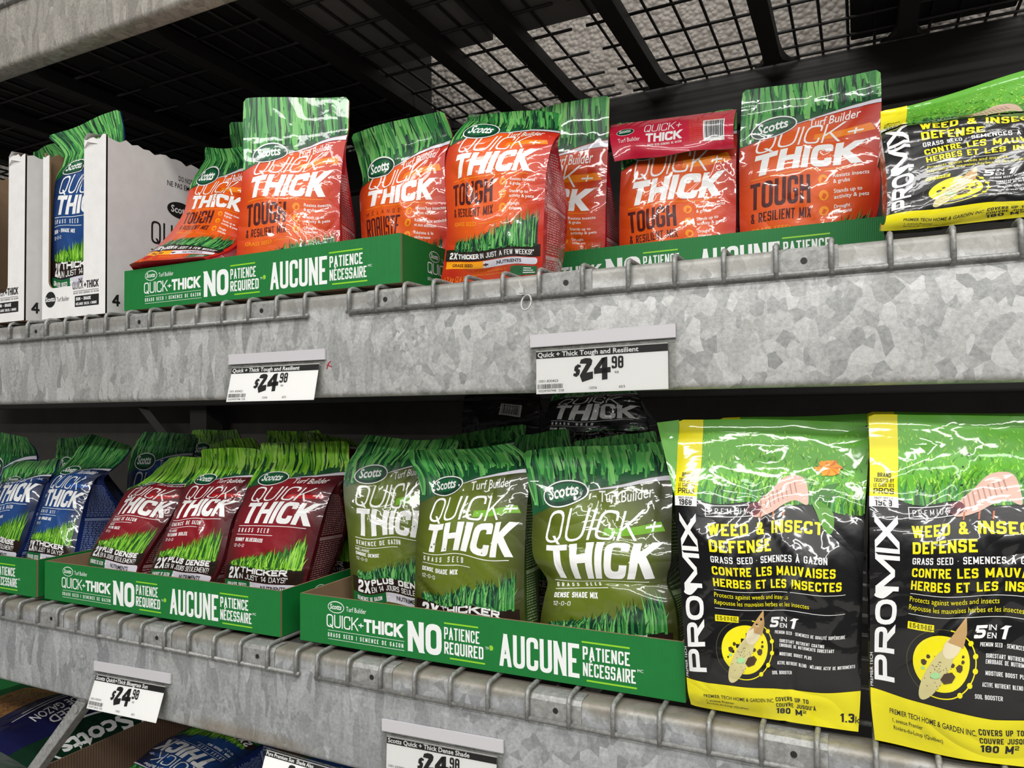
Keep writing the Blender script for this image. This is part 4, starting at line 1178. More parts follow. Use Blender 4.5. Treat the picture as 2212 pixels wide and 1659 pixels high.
def promix_art():
    rr = random.Random(11); A = 1.70; ar = Art(A)
    BK = film('pm_black', srgb(9, 9, 10), rough=0.3); YL = film('pm_yellow', srgb(238, 226, 10)); KH = film('kernel', srgb(206, 196, 138)); KT = film('kernel_tip', srgb(190, 152, 98)); KP = film('kernel_band', srgb(226, 214, 178))
    BRN = film('crumb', srgb(70, 52, 30)); PINK = film('grub', srgb(214, 176, 160)); PINKD = film('grub_fold', srgb(176, 130, 118)); HEAD = film('grub_head', srgb(110, 44, 50)); OR = film('flower', srgb(246, 158, 10)); LEAF = film('leaf', srgb(92, 152, 52)); LEAFD = film('leaf_dark', srgb(60, 118, 40))
    GBASE = film('lawn_far', srgb(92, 168, 44)); MINT = film('mint', srgb(160, 214, 150)); ORD = film('flower_dark', srgb(222, 116, 6))
    Y = lambda f: A * (1 - f)
    edge = lambda x: Y(0.235 + 0.055 * x) + 0.012 * math.sin(x * 19)
    xs = np.linspace(0, 1, 25)
    ar.poly([(x, edge(x)) for x in xs] + [(1, A), (0, A)], GBASE, 1)
    # lawn: fine far blades, longer near ones
    for i in range(420):
        x = rr.uniform(0.14, 1); f = rr.uniform(0.03, 0.25); y = A * (1 - f)
        if y < edge(x): continue
        h = 0.015 + 0.26 * max(0, f - 0.05) * rr.uniform(0.6, 1.1)
        ar.blade(x, y, h, 0.006 + 0.026 * f, rr.uniform(-0.02, 0.02) * (1 + 4 * f), rr.choice(GRASSY[:4] if f > 0.1 else GRASSY[1:4]), 1.5 + 2 * i / 420, 2)
    for i in range(170):
        x = rr.uniform(0.14, 1); ar.blade(x, edge(x) - 0.01, rr.uniform(0.06, 0.17), rr.uniform(0.008, 0.016), rr.uniform(-0.05, 0.05), rr.choice(GRASSY[:3] + GRASS[1:3] + [GRASSY[4]]), 3.5 + 1.5 * i / 170, 3)
    # side strip
    ar.rect(0, A * 0.735, 0.145, A, YL, 5.4)
    for i, (tx, h) in enumerate((('BRAND', 0.025), ('TRUSTED BY', 0.024), ('LE CHOIX DES', 0.023), ('PROS', 0.034))):
        ar.block(tx, 0.022 if i else 0.040, Y(0.168 + 0.0185 * i) - (0.010 if i == 3 else 0), h, BK, 6.4, w=0.105 if i else 0.07, t=0.17, gap=0.09)
    ar.rect(0, A * 0.728, 0.145, A * 0.762, WHITE, 6.2); ar.block('SINCE-DEPUIS', 0.025, A * 0.752, 0.012, BK, 7, w=0.095, t=0.16); ar.block('1968', 0.03, A * 0.7305, 0.034, BK, 7, w=0.085, t=0.24)
    # name up the side
    ar.block('PRO', 0.137, A * 0.19, 0.112, WHITE, 2, rot=math.pi / 2, w=0.41, t=0.215, gap=0.10, rnd=0.5)
    ar.block('MIX', 0.137, A * 0.19 + 0.455, 0.112, WHITE, 2, rot=math.pi / 2, w=0.40, t=0.225, gap=0.12)
    ar.blob([(0.02, A * 0.19 + 0.43), (0.06, A * 0.19 + 0.415), (0.10, A * 0.19 + 0.445), (0.12, A * 0.19 + 0.475), (0.08, A * 0.19 + 0.47), (0.045, A * 0.19 + 0.46)], WHITE, 2.4)
    ar.font('PREMIER TECH', 0.016, A * 0.17, 0.018, WHITE, 2, rot=math.pi / 2, w=0.17)
    # wording
    x0 = 0.19
    for q in ((0, 0, .23, .004), (0, .062, .23, .066), (0, 0, .004, .066), (.226, 0, .23, .066)): ar.rect(x0 + q[0], Y(0.305) + q[1], x0 + q[2], Y(0.305) + q[3], WHITE, 5.2)
    ar.block('PREMIUM', x0 + 0.02, Y(0.305) + 0.017, 0.032, WHITE, 5.2, w=0.19, t=0.10, gap=0.45)
    ar.block('WEED & INSECT', x0 + 0.01, Y(0.365), 0.066, YL, 2, w=0.60, t=0.2, gap=0.13); ar.block('DEFENSE', x0 + 0.01, Y(0.418), 0.066, YL, 2, w=0.33, t=0.2, gap=0.13)
    ar.block('GRASS SEED \u00b7 SEMENCES \u00c0 GAZON', x0 + 0.01, Y(0.452), 0.036, WHITE, 2, w=0.62, t=0.15, gap=0.13)
    ar.block('CONTRE LES MAUVAISES', x0 + 0.01, Y(0.492), 0.048, YL, 2, w=0.66, t=0.19, gap=0.12); ar.block('HERBES ET LES INSECTES', x0 + 0.01, Y(0.532), 0.048, YL, 2, w=0.69, t=0.19, gap=0.12)
    ar.rect(x0 + 0.01, Y(0.545), x0 + 0.72, Y(0.5435), WHITE, 2); ar.rect(x0 + 0.01, Y(0.606), x0 + 0.72, Y(0.6045), WHITE, 2)
    ar.font('Protects against weeds and insects', x0 + 0.01, Y(0.568), 0.026, YL, 2, w=0.42); ar.font('Repousse les mauvaises herbes et les insectes', x0 + 0.01, Y(0.592), 0.026, YL, 2, w=0.53)
    ar.rect(x0 + 0.01, Y(0.648), x0 + 0.135, Y(0.627), YL, 2); ar.block('0.15-0.11-0.07', x0 + 0.02, Y(0.644), 0.024, BK, 3, w=0.105, t=0.22, gap=0.1)
    cx, cy = 0.365, Y(0.735)
    def ring(r0, r1, a0, a1, mt, L):
        n = 40
        for i in range(n):
            p, q = a0 + (a1 - a0) * i / n, a0 + (a1 - a0) * (i + 1) / n
            ar.poly([(cx + r0 * math.cos(p), cy + r0 * math.sin(p)), (cx + r1 * math.cos(p), cy + r1 * math.sin(p)), (cx + r1 * math.cos(q), cy + r1 * math.sin(q)), (cx + r0 * math.cos(q), cy + r0 * math.sin(q))], mt, L)
    ring(0.162, 0.168, -1.9, 1.35, YL, 2); ring(0.162, 0.166, 1.35, 4.4, film('ring_dim', srgb(70, 72, 40)), 2)
    ar.ell(cx, cy, 0.135, 0.135, YL, 2, 44)
    for a in (0.62, 0.22, -0.18, -0.60, -1.0): ar.ell(cx + 0.165 * math.cos(a), cy + 0.165 * math.sin(a), 0.013, 0.013, YL, 3, 14)
    for (dx, dy, r) in ((-0.085, 0.00, .016), (-0.065, 0.03, .011), (0.085, -0.02, .020), (0.05, -0.005, .012), (0.10, 0.01, .010), (0.10, 0.035, .008)): ar.poly([(cx + dx + r * math.cos(k * 1.05 + r * 90) * (1 if k % 2 else .8), cy + dy + r * math.sin(k * 1.05 + r * 90)) for k in range(6)], BRN, 3)
    ar.ell(cx - 0.025, cy - 0.045, 0.155, 0.046, KH, 3.4, 30, 1.08); ar.ell(cx + 0.046, cy + 0.082, 0.060, 0.040, KP, 4.2, 24, 1.08)
    ar.poly([(cx + 0.022, cy + 0.108), (cx + 0.098, cy + 0.076), (cx + 0.112, cy + 0.145), (cx + 0.110, cy + 0.225), (cx + 0.062, cy + 0.165)], KT, 5)
    for k in range(40): ar.ell(cx - 0.025 + rr.gauss(0, 0.024) - 0.0, cy - 0.045 + rr.gauss(0, 0.05), 0.0022, 0.0022, BRN, 5, 6)
    ar.poly([(cx + 0.03 + 0.036 * math.cos(k * 1.05), cy - 0.065 + 0.030 * math.sin(k * 1.05 + .3)) for k in range(6)], BRN, 5.6); ar.ell(cx - 0.03, cy - 0.058, 0.024, 0.015, MINT, 5.8, 18, 0.2); ar.ell(cx - 0.088, cy - 0.028, 0.009, 0.008, MINT, 4, 12)
    x1 = 0.56
    ar.block('5', x1 - 0.05, Y(0.665), 0.062, WHITE, 2, w=0.052, t=0.24, shear=0.2); ar.block('IN', x1 + 0.02, Y(0.643), 0.026, WHITE, 2, w=0.035, t=0.16); ar.block('EN', x1 + 0.015, Y(0.665), 0.026, WHITE, 2, w=0.042, t=0.16); ar.block('1', x1 + 0.068, Y(0.665), 0.062, WHITE, 2, w=0.03, t=0.26, shear=0.2)
    for f, tx, dx, w in ((0.687, 'PREMIUM SEED \u00b7 SEMENCES DE QUALIT\u00c9 SUP\u00c9RIEURE', -0.015, .37), (0.716, 'SURESTART NUTRIENT COATING', 0.015, .24), (0.731, 'ENROBAGE DE NUTRIMENTS SURESTART', 0.015, .29), (0.760, 'MOISTURE BOOST PLUS', 0.015, .18), (0.789, 'ACTIVE NUTRIENT BLEND \u00b7 M\u00c9LANGE ACTIF DE NUTRIMENTS', 0.0, .41), (0.820, 'SOIL BOOSTER', -0.035, .12)):
        ar.block(tx, x1 + dx, Y(f), 0.019, WHITE, 2, w=w, t=0.14, gap=0.12)
    # foot
    ar.poly([(0, 0), (1, 0), (1, A * 0.135), (0.6, A * 0.130), (0.2, A * 0.150), (0, A * 0.165)], YL, 2.6)
    ar.font('PREMIER TECH HOME & GARDEN INC.', 0.10, A * 0.098, 0.026, BK, 3.4, w=0.42, bold=0.012, rot=-0.06); ar.font('1, avenue Premier', 0.11, A * 0.072, 0.022, BK, 3.4, w=0.16, bold=0.008, rot=-0.05); ar.font('Rivi\u00e8re-du-Loup (Qu\u00e9bec)', 0.11, A * 0.048, 0.022, BK, 3.4, w=0.25, bold=0.008, rot=-0.05)
    ar.block('COVERS UP TO', 0.53, A * 0.088, 0.028, BK, 3.4, w=0.20, t=0.18); ar.block("COUVRE JUSQU'\u00c0", 0.53, A * 0.064, 0.028, BK, 3.4, w=0.24, t=0.18); ar.block('180 M', 0.53, A * 0.034, 0.042, BK, 3.4, w=0.155, t=0.24); ar.block('2', 0.69, A * 0.046, 0.022, BK, 3.4, w=0.02, t=0.2)
    ar.block('1.3', 0.90, A * 0.028, 0.055, BK, 3.4, w=0.075, t=0.22); ar.font('kg', 0.98, A * 0.028, 0.04, BK, 3.4)
    # grub
    pts = [(0.42, Y(.302)), (0.45, Y(.262)), (0.52, Y(.222)), (0.58, Y(.176)), (0.64, Y(.165)), (0.69, Y(.180)), (0.715, Y(.225)), (0.72, Y(.275)), (0.66, Y(.262)), (0.60, Y(.275)), (0.54, Y(.298)), (0.47, Y(.310))]
    ar.blob(pts, PINK, 5.4)
    for k in range(9):
        t = k / 9; xx = 0.48 + 0.20 * t; yy = Y(.285 - .07 * t); ar.poly([(xx, yy - 0.02), (xx + 0.006, yy - 0.02), (xx - 0.012, yy + 0.065 - 0.02 * t), (xx - 0.018, yy + 0.06 - 0.02 * t)], PINKD, 6)
    ar.ell(0.435, Y(.282), 0.040, 0.036, HEAD, 6.4, 20); ar.ell(0.42, Y(.285), 0.018, 0.018, film('grub_face', srgb(60, 26, 34)), 7, 14)
    for q in (0.47, 0.54, 0.60): ar.poly([(q, Y(.296)), (q + 0.008, Y(.296)), (q + 0.004, Y(.322)), (q - 0.004, Y(.322))], film('grub_leg', srgb(190, 110, 70)), 6)
    # dandelion
    ar.poly([(0.735, Y(.245)), (0.742, Y(.245)), (0.795, Y(.155)), (0.788, Y(.155))], LEAF, 5.4)
    for k in range(26):
        a = k * 2.4; r = 0.032 + 0.026 * ((k * 7) % 10) / 10; ar.poly([(0.81 + 0.006 * math.cos(a + 1.5), Y(.135) + 0.006 * math.sin(a + 1.5)), (0.81 + 1.25 * r * math.cos(a - .14), Y(.135) + r * 0.9 * math.sin(a - .14)), (0.81 + 1.4 * r * math.cos(a), Y(.135) + r * math.sin(a)), (0.81 + 1.25 * r * math.cos(a + .14), Y(.135) + r * 0.9 * math.sin(a + .14))], OR if k % 3 else ORD, 6.2 + k * 0.02)
    ar.ell(0.81, Y(.135), 0.055, 0.046, OR, 6, 24)
    ar.blob([(0.74, Y(.265)), (0.79, Y(.262)), (0.845, Y(.295)), (0.85, Y(.345)), (0.825, Y(.362)), (0.79, Y(.335)), (0.765, Y(.30))], LEAF, 6); ar.poly([(0.74, Y(.25)), (0.80, Y(.20)), (0.87, Y(.185)), (0.82, Y(.225)), (0.86, Y(.235)), (0.77, Y(.262))], LEAFD, 5.6); ar.blob([(0.64, Y(.155)), (0.69, Y(.165)), (0.735, Y(.24)), (0.71, Y(.22))], LEAF, 5.2)
    return ar


# ------------------------------------------------------------------ seed bags: shape
NU, NV = 36, 56


def curve_rows(ts, P, tt):
    """Catmull-Rom through the rows."""
    n = len(ts); P = np.array(P); m = np.zeros_like(P)
    for i in range(n):
        a, b = max(i - 1, 0), min(i + 1, n - 1); m[i] = (P[b] - P[a]) / (ts[b] - ts[a])
    out = []
    for t in tt:
        i = min(max(np.searchsorted(ts, t, side='right') - 1, 0), n - 2); h = ts[i + 1] - ts[i]; q = (t - ts[i]) / h
        h00, h10, h01, h11 = 2 * q ** 3 - 3 * q * q + 1, q ** 3 - 2 * q * q + q, -2 * q ** 3 + 3 * q * q, q ** 3 - q * q
        out.append(h00 * P[i] + h10 * h * m[i] + h01 * P[i + 1] + h11 * h * m[i + 1])
    return np.array(out)


def crumple(S, T, seed, k=14):
    r = np.random.RandomState(seed); h = np.zeros_like(S)
    for i in range(5):
        a, f, p = r.uniform(0, math.pi), r.uniform(1.0, 3.2), r.uniform(0, 6.28)
        h += 0.30 * np.sin(6.28 * f * (S * math.cos(a) + 1.5 * T * math.sin(a)) * 0.5 + p)
    for i in range(k):
        cx, cy, a = r.uniform(0.05, 0.95), r.uniform(0.1, 0.92), r.uniform(-0.9, 0.9) + (math.pi / 2 if r.rand() < 0.6 else 0)
        l, w = r.uniform(0.12, 0.42), r.uniform(0.012, 0.06); x, y = S - cx, (T - cy) * 1.6
        u = x * math.cos(a) + y * math.sin(a); d = -x * math.sin(a) + y * math.cos(a)
        h += r.choice((-1, 1)) * r.uniform(0.5, 1.2) * np.exp(-np.abs(d) / w) * np.exp(-(u / l) ** 2)
    return h


def sm(a, b, x):
    t = np.clip((x - a) / (b - a), 0, 1); return t * t * (3 - 2 * t)


SIDES = {}
_seed = [100]


def row_pts(r):
    if r[0] == 'h':
        return r[1], at_z(*r[2:5]), at_z(*r[5:8])
    if r[0] == 'z':
        _, t, xl, xr, Yl, Yr, z = r; return t, at_base(xl, Yl, z), at_base(xr, Yr, z)
    t, xl, yl, Yl, xr, yr, Yr = r
    return t, at(xl, yl, Yl), at(xr, yr, Yr)


def bag(rows, art, kind, label, group, thick=0.085, bulge=0.016, crum=0.0036, seed=None, corner=0.05, name='seed_bag', flat_from=0.86, cat='bag of grass seed', fold=0.016, lying=False):
    if seed is None:
        _seed[0] += 1; seed = _seed[0]
    R_ = [row_pts(r) for r in rows]
    ts = np.array([r[0] for r in R_]); tt = np.linspace(0, 1, NV + 1)
    L = curve_rows(ts, [r[1] for r in R_], tt); R = curve_rows(ts, [r[2] for r in R_], tt)
    wid = np.linalg.norm(R - L, axis=1); width = float(np.median(wid)); mid = (L + R) / 2
    up = np.gradient(mid, axis=0); up /= np.linalg.norm(up, axis=1, keepdims=True)
    rt = (R - L) / wid[:, None]; n = np.cross(rt, up); n /= np.linalg.norm(n, axis=1, keepdims=True)
    s = np.linspace(0, 1, NU + 1); S, T = np.meshgrid(s, tt, indexing='ij')
    c = 2 * S - 1
    P = L[None] * (1 - S[..., None]) + R[None] * S[..., None]
    b = bulge * (0.35 + 0.65 * sm(0, 0.2, T)) * (1 - sm(0.55, flat_from + 0.04, T))
    b = b * (1 - np.abs(c) ** 2.6)
    win = (1 - np.abs(c) ** 8) * (0.30 + 0.70 * (1 - sm(flat_from - 0.06, flat_from + 0.06, T)))
    h = b + crum * crumple(S, T, seed) * win
    r_ = np.random.RandomState(seed + 999); wx = np.zeros_like(S); wz = np.zeros_like(S)
    for i in range(6):
        a, f, p = r_.uniform(0, math.pi), r_.uniform(1.5, 5.0), r_.uniform(0, 6.28, 2); q = 6.28 * f * (S * math.cos(a) + 1.5 * T * math.sin(a)) * 0.5
        wx += np.sin(q + p[0]) / f; wz += np.sin(q + p[1]) / f
    wv_ = (1 - c ** 4) * sm(0.0, 0.08, T) * (1 - 0.7 * sm(0.8, 0.9, T)) * min(1.0, crum / 0.0036)
    P = P + rt[None] * (0.0042 * wx * wv_)[..., None] + up[None] * (0.0042 * wz * wv_)[..., None]
    # heat seal near the top: a shallow groove
    h -= 0.0030 * np.exp(-((T - (flat_from + 0.045)) / 0.014) ** 2)
    h += 0.004 * np.sin(S * 5.1 + seed) * sm(0.82, 1.0, T)
    P = P + n[None] * h[..., None]
    # rounded upper corners
    e = np.clip((corner - np.minimum(S, 1 - S)) / corner, 0, 1); hgt = float(np.sum(np.linalg.norm(np.diff(mid, axis=0), axis=1)))
    drop = corner * width * (1 - np.sqrt(np.clip(1 - e * e, 0, 1))) * sm(1 - 1.6 * corner, 1.0, T)
    P = P - up[None] * drop[..., None]
    zmin = float(min(L[0][2], R[0][2]))
    base = (L[0] + R[0]) / 2
    nh = n.copy(); nh[:, 2] *= 0.35; nh /= np.linalg.norm(nh, axis=1, keepdims=True)
    if lying: nh = n.copy()
    th = thick * (0.75 + 0.25 * sm(0.0, 0.3, tt)) * (1 - sm(0.45, flat_from + 0.03, tt)) + 0.0035
    root = empty(name, tuple(base - nh[0] * thick * 0.4), label, cat, group)
    fm, smt = BASE[kind] if kind in BASE else (BASE['black'][0], BASE['black'][1])
    sz = (width, hgt)
    cut = round(flat_from * NV) / NV
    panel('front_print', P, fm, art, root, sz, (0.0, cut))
    panel('top_seal_print', P, fm, art, root, sz, (cut, 1.0))
    # back
    nb = 12; sb = np.linspace(1, 0, nb + 1); ix = np.round(sb * NU).astype(int)
    jb = np.arange(0, NV + 1, 2); Sb = sb[:, None]; Tb = tt[jb][None]
    inner = P[ix][:, jb] - n[None, jb] * (h[ix][:, jb] * (1 - sm(0.8, 0.9, Tb)))[..., None]
    bulb = 0.4 * b[ix][:, jb]
    B = inner - nh[None, jb] * (th[jb][None] + bulb)[..., None]
    green = film('back_' + kind, tuple(np.array(srgb(*{'orange': (170, 26, 30), 'maroon': (90, 16, 24), 'olive': (66, 84, 26), 'navy': (20, 44, 96), 'black': (14, 14, 16)}.get(kind, (18, 18, 20))))))
    panel('back_panel', B, green, None, root, sz)
    # gussets
    ng = 6; sg = np.linspace(0, 1, ng + 1)
    jj = np.arange(NV + 1)
    if kind not in SIDES: SIDES[kind] = side_art(kind, 5) if kind != 'promix' else pm_side()
    for sd in (1, -1):
        E_ = P[-1] if sd == 1 else P[0]
        k = fold * (sm(0.35, 0.85, tt) * 1.0 - 0.55 * (1 - sm(0.1, 0.6, tt)))
        G = []
        for q in sg:
            tri = 1 - abs(2 * q - 1)
            G.append(E_ - nh * (th * q)[:, None] - sd * rt * (k * tri ** 1.2 * (th > 0.006))[:, None])
        G = np.array(G)
        if sd == -1: G = G[::-1]
        panel('side_gusset_print', G, smt, SIDES[kind], root, (thick, hgt))
    # foot
    bot = np.array([[P[i, 0], P[i, 0] * 0.5 + (P[i, 0] - nh[0] * th[0]) * 0.5 + np.array([0, 0, 0.004]), P[i, 0] - nh[0] * th[0]] for i in range(0, NU + 1, 3)])
    panel('foot_panel', bot[::-1], smt, None, root, (width, thick))
    return root, P, n, rt, th


def pm_side():
    ar = Art(3.2); YL = FILMS['pm_yellow']; A = 3.2
    ar.rect(0, 0, 1, A * 0.155, YL, 1); ar.rect(0, A * 0.80, 1, A, FILMS['lawn_far'], 1)
    ar.font('PREMIER', 0.62, A * 0.22, 0.16, WHITE, 1, rot=math.pi / 2, w=0.55); ar.font('TECH', 0.84, A * 0.22, 0.16, WHITE, 1, rot=math.pi / 2, w=0.34)
    return ar


PM = promix_art()
BASE['promix'] = (FILMS['pm_black'], film('pm_side', srgb(16, 16, 18)))
A_OR, A_ORF = seed_art('orange', False, 1), seed_art('orange', True, 2)
A_MA, A_MAF = seed_art('maroon', False, 3), seed_art('maroon', True, 4)
A_OL, A_OLF = seed_art('olive', False, 5), seed_art('olive', True, 6)
A_NV, A_NVF = seed_art('navy', False, 7), seed_art('navy', True, 8)
A_BK = seed_art('black', False, 9)
LF, UF = LOZ + 0.0075, UPZ + 0.0075       # tray floors
LD, UD = LOZ + 0.0015, UPZ + 0.0015       # deck tops
G_OL, G_MA, G_NV, G_OR, G_PM, G_BK = 'olive seed bags', 'maroon seed bags', 'navy seed bags', 'orange seed bags', 'black and yellow seed bags', 'black seed bags'

# olive
bag([('z', 0, 1172, 1466, .075, .075, LF), (.22, 1167, 1347, .07, 1464, 1364, .07), (.36, 1176, 1290, .07, 1456, 1302, .07), (.455, 1182, 1253, .078, 1440, 1258, .078), (.54, 1156, 1212, .072, 1449, 1214, .072), (.634, 1149, 1176, .08, 1450, 1172, .08), (.773, 1150, 1100, .09, 1452, 1090, .09), (.86, 1141, 1040, .105, 1454, 1030, .105), (.93, 1133, 1000, .125, 1453, 985, .125), (1, 1130, 977, .15, 1443, 950, .15)],
    A_OL, 'olive', 'olive seed bag in the front row, touching the black and yellow bag', G_OL, crum=.0034)
bag([('z', 0, 893, 1140, .085, .085, LF), (.22, 896, 1288, .08, 1133, 1314, .085), (.477, 898, 1186, .085, 1133, 1207, .09), (.634, 903, 1129, .095, 1136, 1131, .1), (.773, 907, 1076, .11, 1141, 1062, .112), (.86, 904, 1032, .125, 1144, 1015, .125), (.93, 886, 998, .145, 1136, 985, .157), (1, 880, 978, .17, 1104, 958, .187)],
    A_OL, 'olive', 'olive seed bag in the middle of its front row, seal folded back', G_OL, crum=.0036, thick=.065)
bag([('z', 0, 762, 957, .135, .19, 1.0895000000000001), (.107, 760, 1282, .13, 952, 1303, .19), (.22, 757, 1238, .13, 950, 1258, .19), (.477, 751, 1151, .135, 948, 1168, .195), (.634, 745, 1098, .145, 950, 1108, .205), (.773, 742, 1043, .16, 953, 1045, .22), (.86, 752, 1001, .175, 962, 1003, .23), (.93, 772, 970, .195, 985, 975, .25), (1, 788, 941, .22, 995, 953, .27)],
    A_OLF, 'olive', 'olive seed bag with French wording, next to the maroon bags', G_OL)
# maroon
bag([('z', 0, 484, 640, .102, .12, 1.0895000000000001), (.12, 482, 1253, .1, 657, 1270, .12), (.477, 507, 1130, .122, 691, 1140, .14), (.634, 523, 1086, .137, 706, 1090, .155), (.773, 536, 1049, .152, 723, 1052, .17), (.86, 552, 1016, .172, 750, 1022, .19), (.93, 560, 985, .192, 755, 985, .205), (1, 561, 955, .212, 755, 956, .225)],
    A_MA, 'maroon', 'maroon seed bag with English wording, next to the olive bags', G_MA, fold=.008, thick=.095, crum=.0022)
bag([('z', 0, 310, 400, .095, .105, 1.0895000000000001), (.12, 325, 1232, .092, 463, 1249, .105), (.477, 372, 1118, .12, 502, 1122, .135), (.634, 388, 1080, .14, 523, 1085, .155), (.773, 401, 1047, .158, 537, 1050, .17), (.86, 425, 1021, .175, 552, 1028, .185), (.93, 435, 995, .19, 560, 1000, .2), (1, 433, 968, .21, 563, 971, .22)],
    A_MAF, 'maroon', 'maroon seed bag in the middle of its tray, seal crumpled', G_MA, crum=.004)
bag([('z', 0, 190, 292, .105, .115, 1.0895000000000001), (.12, 193, 1205, .105, 302, 1226, .12), (.477, 243, 1112, .145, 366, 1120, .16), (.634, 262, 1078, .165, 386, 1085, .18), (.773, 278, 1056, .18, 404, 1056, .195), (.86, 303, 1043, .2, 423, 1045, .21), (.93, 337, 1013, .225, 437, 1015, .23), (1, 363, 988, .245, 440, 987, .25)],
    A_MAF, 'maroon', 'maroon seed bag leaning beside the navy bag', G_MA)
# navy
bag([('z', 0, 50, 152, .115, .13, 1.0895000000000001), (.12, 57, 1195, .112, 158, 1208, .13), (.477, 88, 1092, .148, 179, 1102, .165), (.634, 100, 1057, .165, 191, 1067, .18), (.773, 118, 1025, .185, 208, 1033, .2), (.86, 142, 1002, .205, 240, 1015, .22), (.93, 165, 975, .225, 268, 986, .24), (1, 192, 937, .25, 284, 962, .265)],
    A_NV, 'navy', 'navy seed bag leaning beside the maroon bags, its blue side showing', G_NV, thick=.11, crum=.0032)
bag([('z', 0, -55, 18, .11, .115, LF), (.12, -45, 1180, .11, 42, 1197, .115), (.477, -8, 1085, .14, 80, 1089, .145), (.634, 4, 1052, .155, 95, 1049, .165), (.773, 3, 1041, .175, 106, 1036, .18), (.86, 5, 1030, .17, 112, 1026, .175), (.93, 10, 1016, .185, 120, 1010, .185), (1, 33, 1000, .205, 130, 988, .21)],
    A_NVF, 'navy', 'navy seed bag with French wording, its green seal slumped forward', G_NV, crum=.0045, fold=0.006, thick=.07)
bag([('z', 0, -48, 60, .25, .26, LF + .004), (.3, -46, 1140, .26, 64, 1140, .27), (.477, -45, 1085, .27, 68, 1087, .28), (.773, -45, 1035, .29, 78, 1037, .30), (.86, -36, 985, .30, 80, 986, .31), (1, -20, 929, .33, 62, 946, .335)],
    A_NV, 'navy', 'navy seed bag standing in the second row at the picture edge', G_NV)
bag([('z', 0, 105, 215, .27, .28, LF), (.773, 118, 1025, .29, 222, 1027, .30), (.86, 121, 985, .30, 210, 987, .31), (1, 123, 946, .32, 192, 944, .33)],
    A_NV, 'navy', 'navy seed bag behind the leaning navy bag, only its green seal showing', G_NV)
bag([('z', 0, 265, 395, .485, .495, 1.0895000000000001), (.5, 272, 1110, .505, 405, 1112, .515), (.773, 277, 1015, .515, 416, 1015, .525), (.86, 284, 976, .525, 417, 980, .535), (1, 306, 931, .545, 428, 939, .555)],
    A_NV, 'navy', 'navy seed bag in the shadow behind the maroon bags', G_NV)
# seals showing behind the maroon bags
bag([('z', 0, 425, 560, .30, .31, LF), (.773, 438, 1020, .31, 566, 1022, .32), (.86, 444, 988, .32, 568, 988, .33), (1, 450, 958, .34, 548, 944, .35)],
    A_MA, 'maroon', 'maroon seed bag behind the crumpled one, only its green seal showing', G_MA)
bag([('z', 0, 625, 775, .30, .31, LF), (.773, 634, 1010, .31, 775, 1012, .32), (.86, 640, 965, .32, 775, 967, .33), (1, 644, 933, .34, 756, 946, .345)],
    A_MA, 'maroon', 'maroon seed bag behind the English one, only its green seal showing', G_MA)
bag([('z', 0, 395, 520, .65, .65, 1.0835000000000001), (.773, 405, 985, .65, 522, 985, .65), (.86, 410, 955, .65, 520, 956, .65), (1, 416, 930, .67, 514, 927, .67)],
    A_MA, 'maroon', 'maroon seed bag in the dark third row, behind the navy bag in shadow', G_MA)
bag([('z', 0, 560, 690, .62, .62, 1.0835000000000001), (.773, 568, 985, .62, 700, 985, .62), (.86, 574, 955, .62, 700, 956, .62), (1, 578, 932, .64, 694, 930, .64)],
    A_MA, 'maroon', 'maroon seed bag in the dark third row, in front of the bare wall', G_MA)
# second row of olive bags
bag([('z', 0, 1095, 1226, .30, .30, LF), (.773, 1100, 1015, .30, 1228, 1015, .30), (.86, 1104, 985, .31, 1236, 984, .31), (1, 1116, 940, .325, 1229, 927, .325)],
    A_OL, 'olive', 'olive seed bag behind the two front ones, seal at an angle', G_OL, corner=.02)
bag([('z', 0, 1262, 1420, .30, .30, LF), (.773, 1254, 1015, .30, 1424, 1012, .30), (.86, 1243, 982, .31, 1425, 975, .31), (1, 1240, 952, .325, 1416, 931, .325)],
    A_OL, 'olive', 'olive seed bag hidden behind the front one beside the black and yellow bag', G_OL, corner=.02)
bag([('z', 0, 945, 1120, .50, .50, LD), (.773, 940, 1000, .50, 1128, 990, .50), (.86, 930, 978, .51, 1132, 955, .51), (1, 921, 952, .53, 1135, 915, .53)],
    A_OL, 'olive', 'olive seed bag in the dim third row, seal slanting upward', G_OL, corner=.02)
# black bags in the dark
def barcode(ar, x0, y0, x1, y1, seed, L=1, vertical=True):
    rr = random.Random(seed); ar.rect(x0, y0, x1, y1, WHITE, L); w_ = x1 - x0; x = x0 + 0.08 * w_
    while x < x0 + 0.9 * w_:
        q = rr.choice((.02, .02, .035, .05)) * w_; ar.rect(x, y0 + 0.14 * (y1 - y0), x + q, y1 - 0.06 * (y1 - y0), BARINK, L + 1); x += q + rr.choice((.02, .03)) * w_


A_BAR = Art(1.7); barcode(A_BAR, .52, 1.11, .78, 1.43, 4)
bag([('z', 0, 995, 1160, .66, .66, LD), (.4, 997, 960, .66, 1164, 955, .66), (.8, 1000, 885, .66, 1166, 880, .66), (1, 1002, 852, .67, 1166, 846, .67)],
    A_BAR, 'black', 'black seed bag with a barcode label, standing in the dark under the upper beam', G_BK)
bag([('z', 0, 1165, 1405, .62, .62, LD), (.12, 1168, 975, .62, 1402, 972, .62), (.36, 1172, 928, .62, 1400, 928, .62), (.5, 1176, 903, .62, 1396, 903, .62), (.64, 1184, 880, .63, 1388, 878, .63), (1, 1200, 840, .66, 1370, 836, .66)],
    A_BK, 'black', 'black seed bag with white wording, standing in the dark under the upper beam', G_BK, crum=.005)
def pm(rows, label, seed, **kw):
    kw.setdefault('thick', 0.09); kw.setdefault('bulge', 0.014); kw.setdefault('crum', 0.0030); kw.setdefault('fold', 0.002)
    return bag(rows, PM, 'promix', label, G_PM, seed=seed, corner=.012, flat_from=.93, **kw)


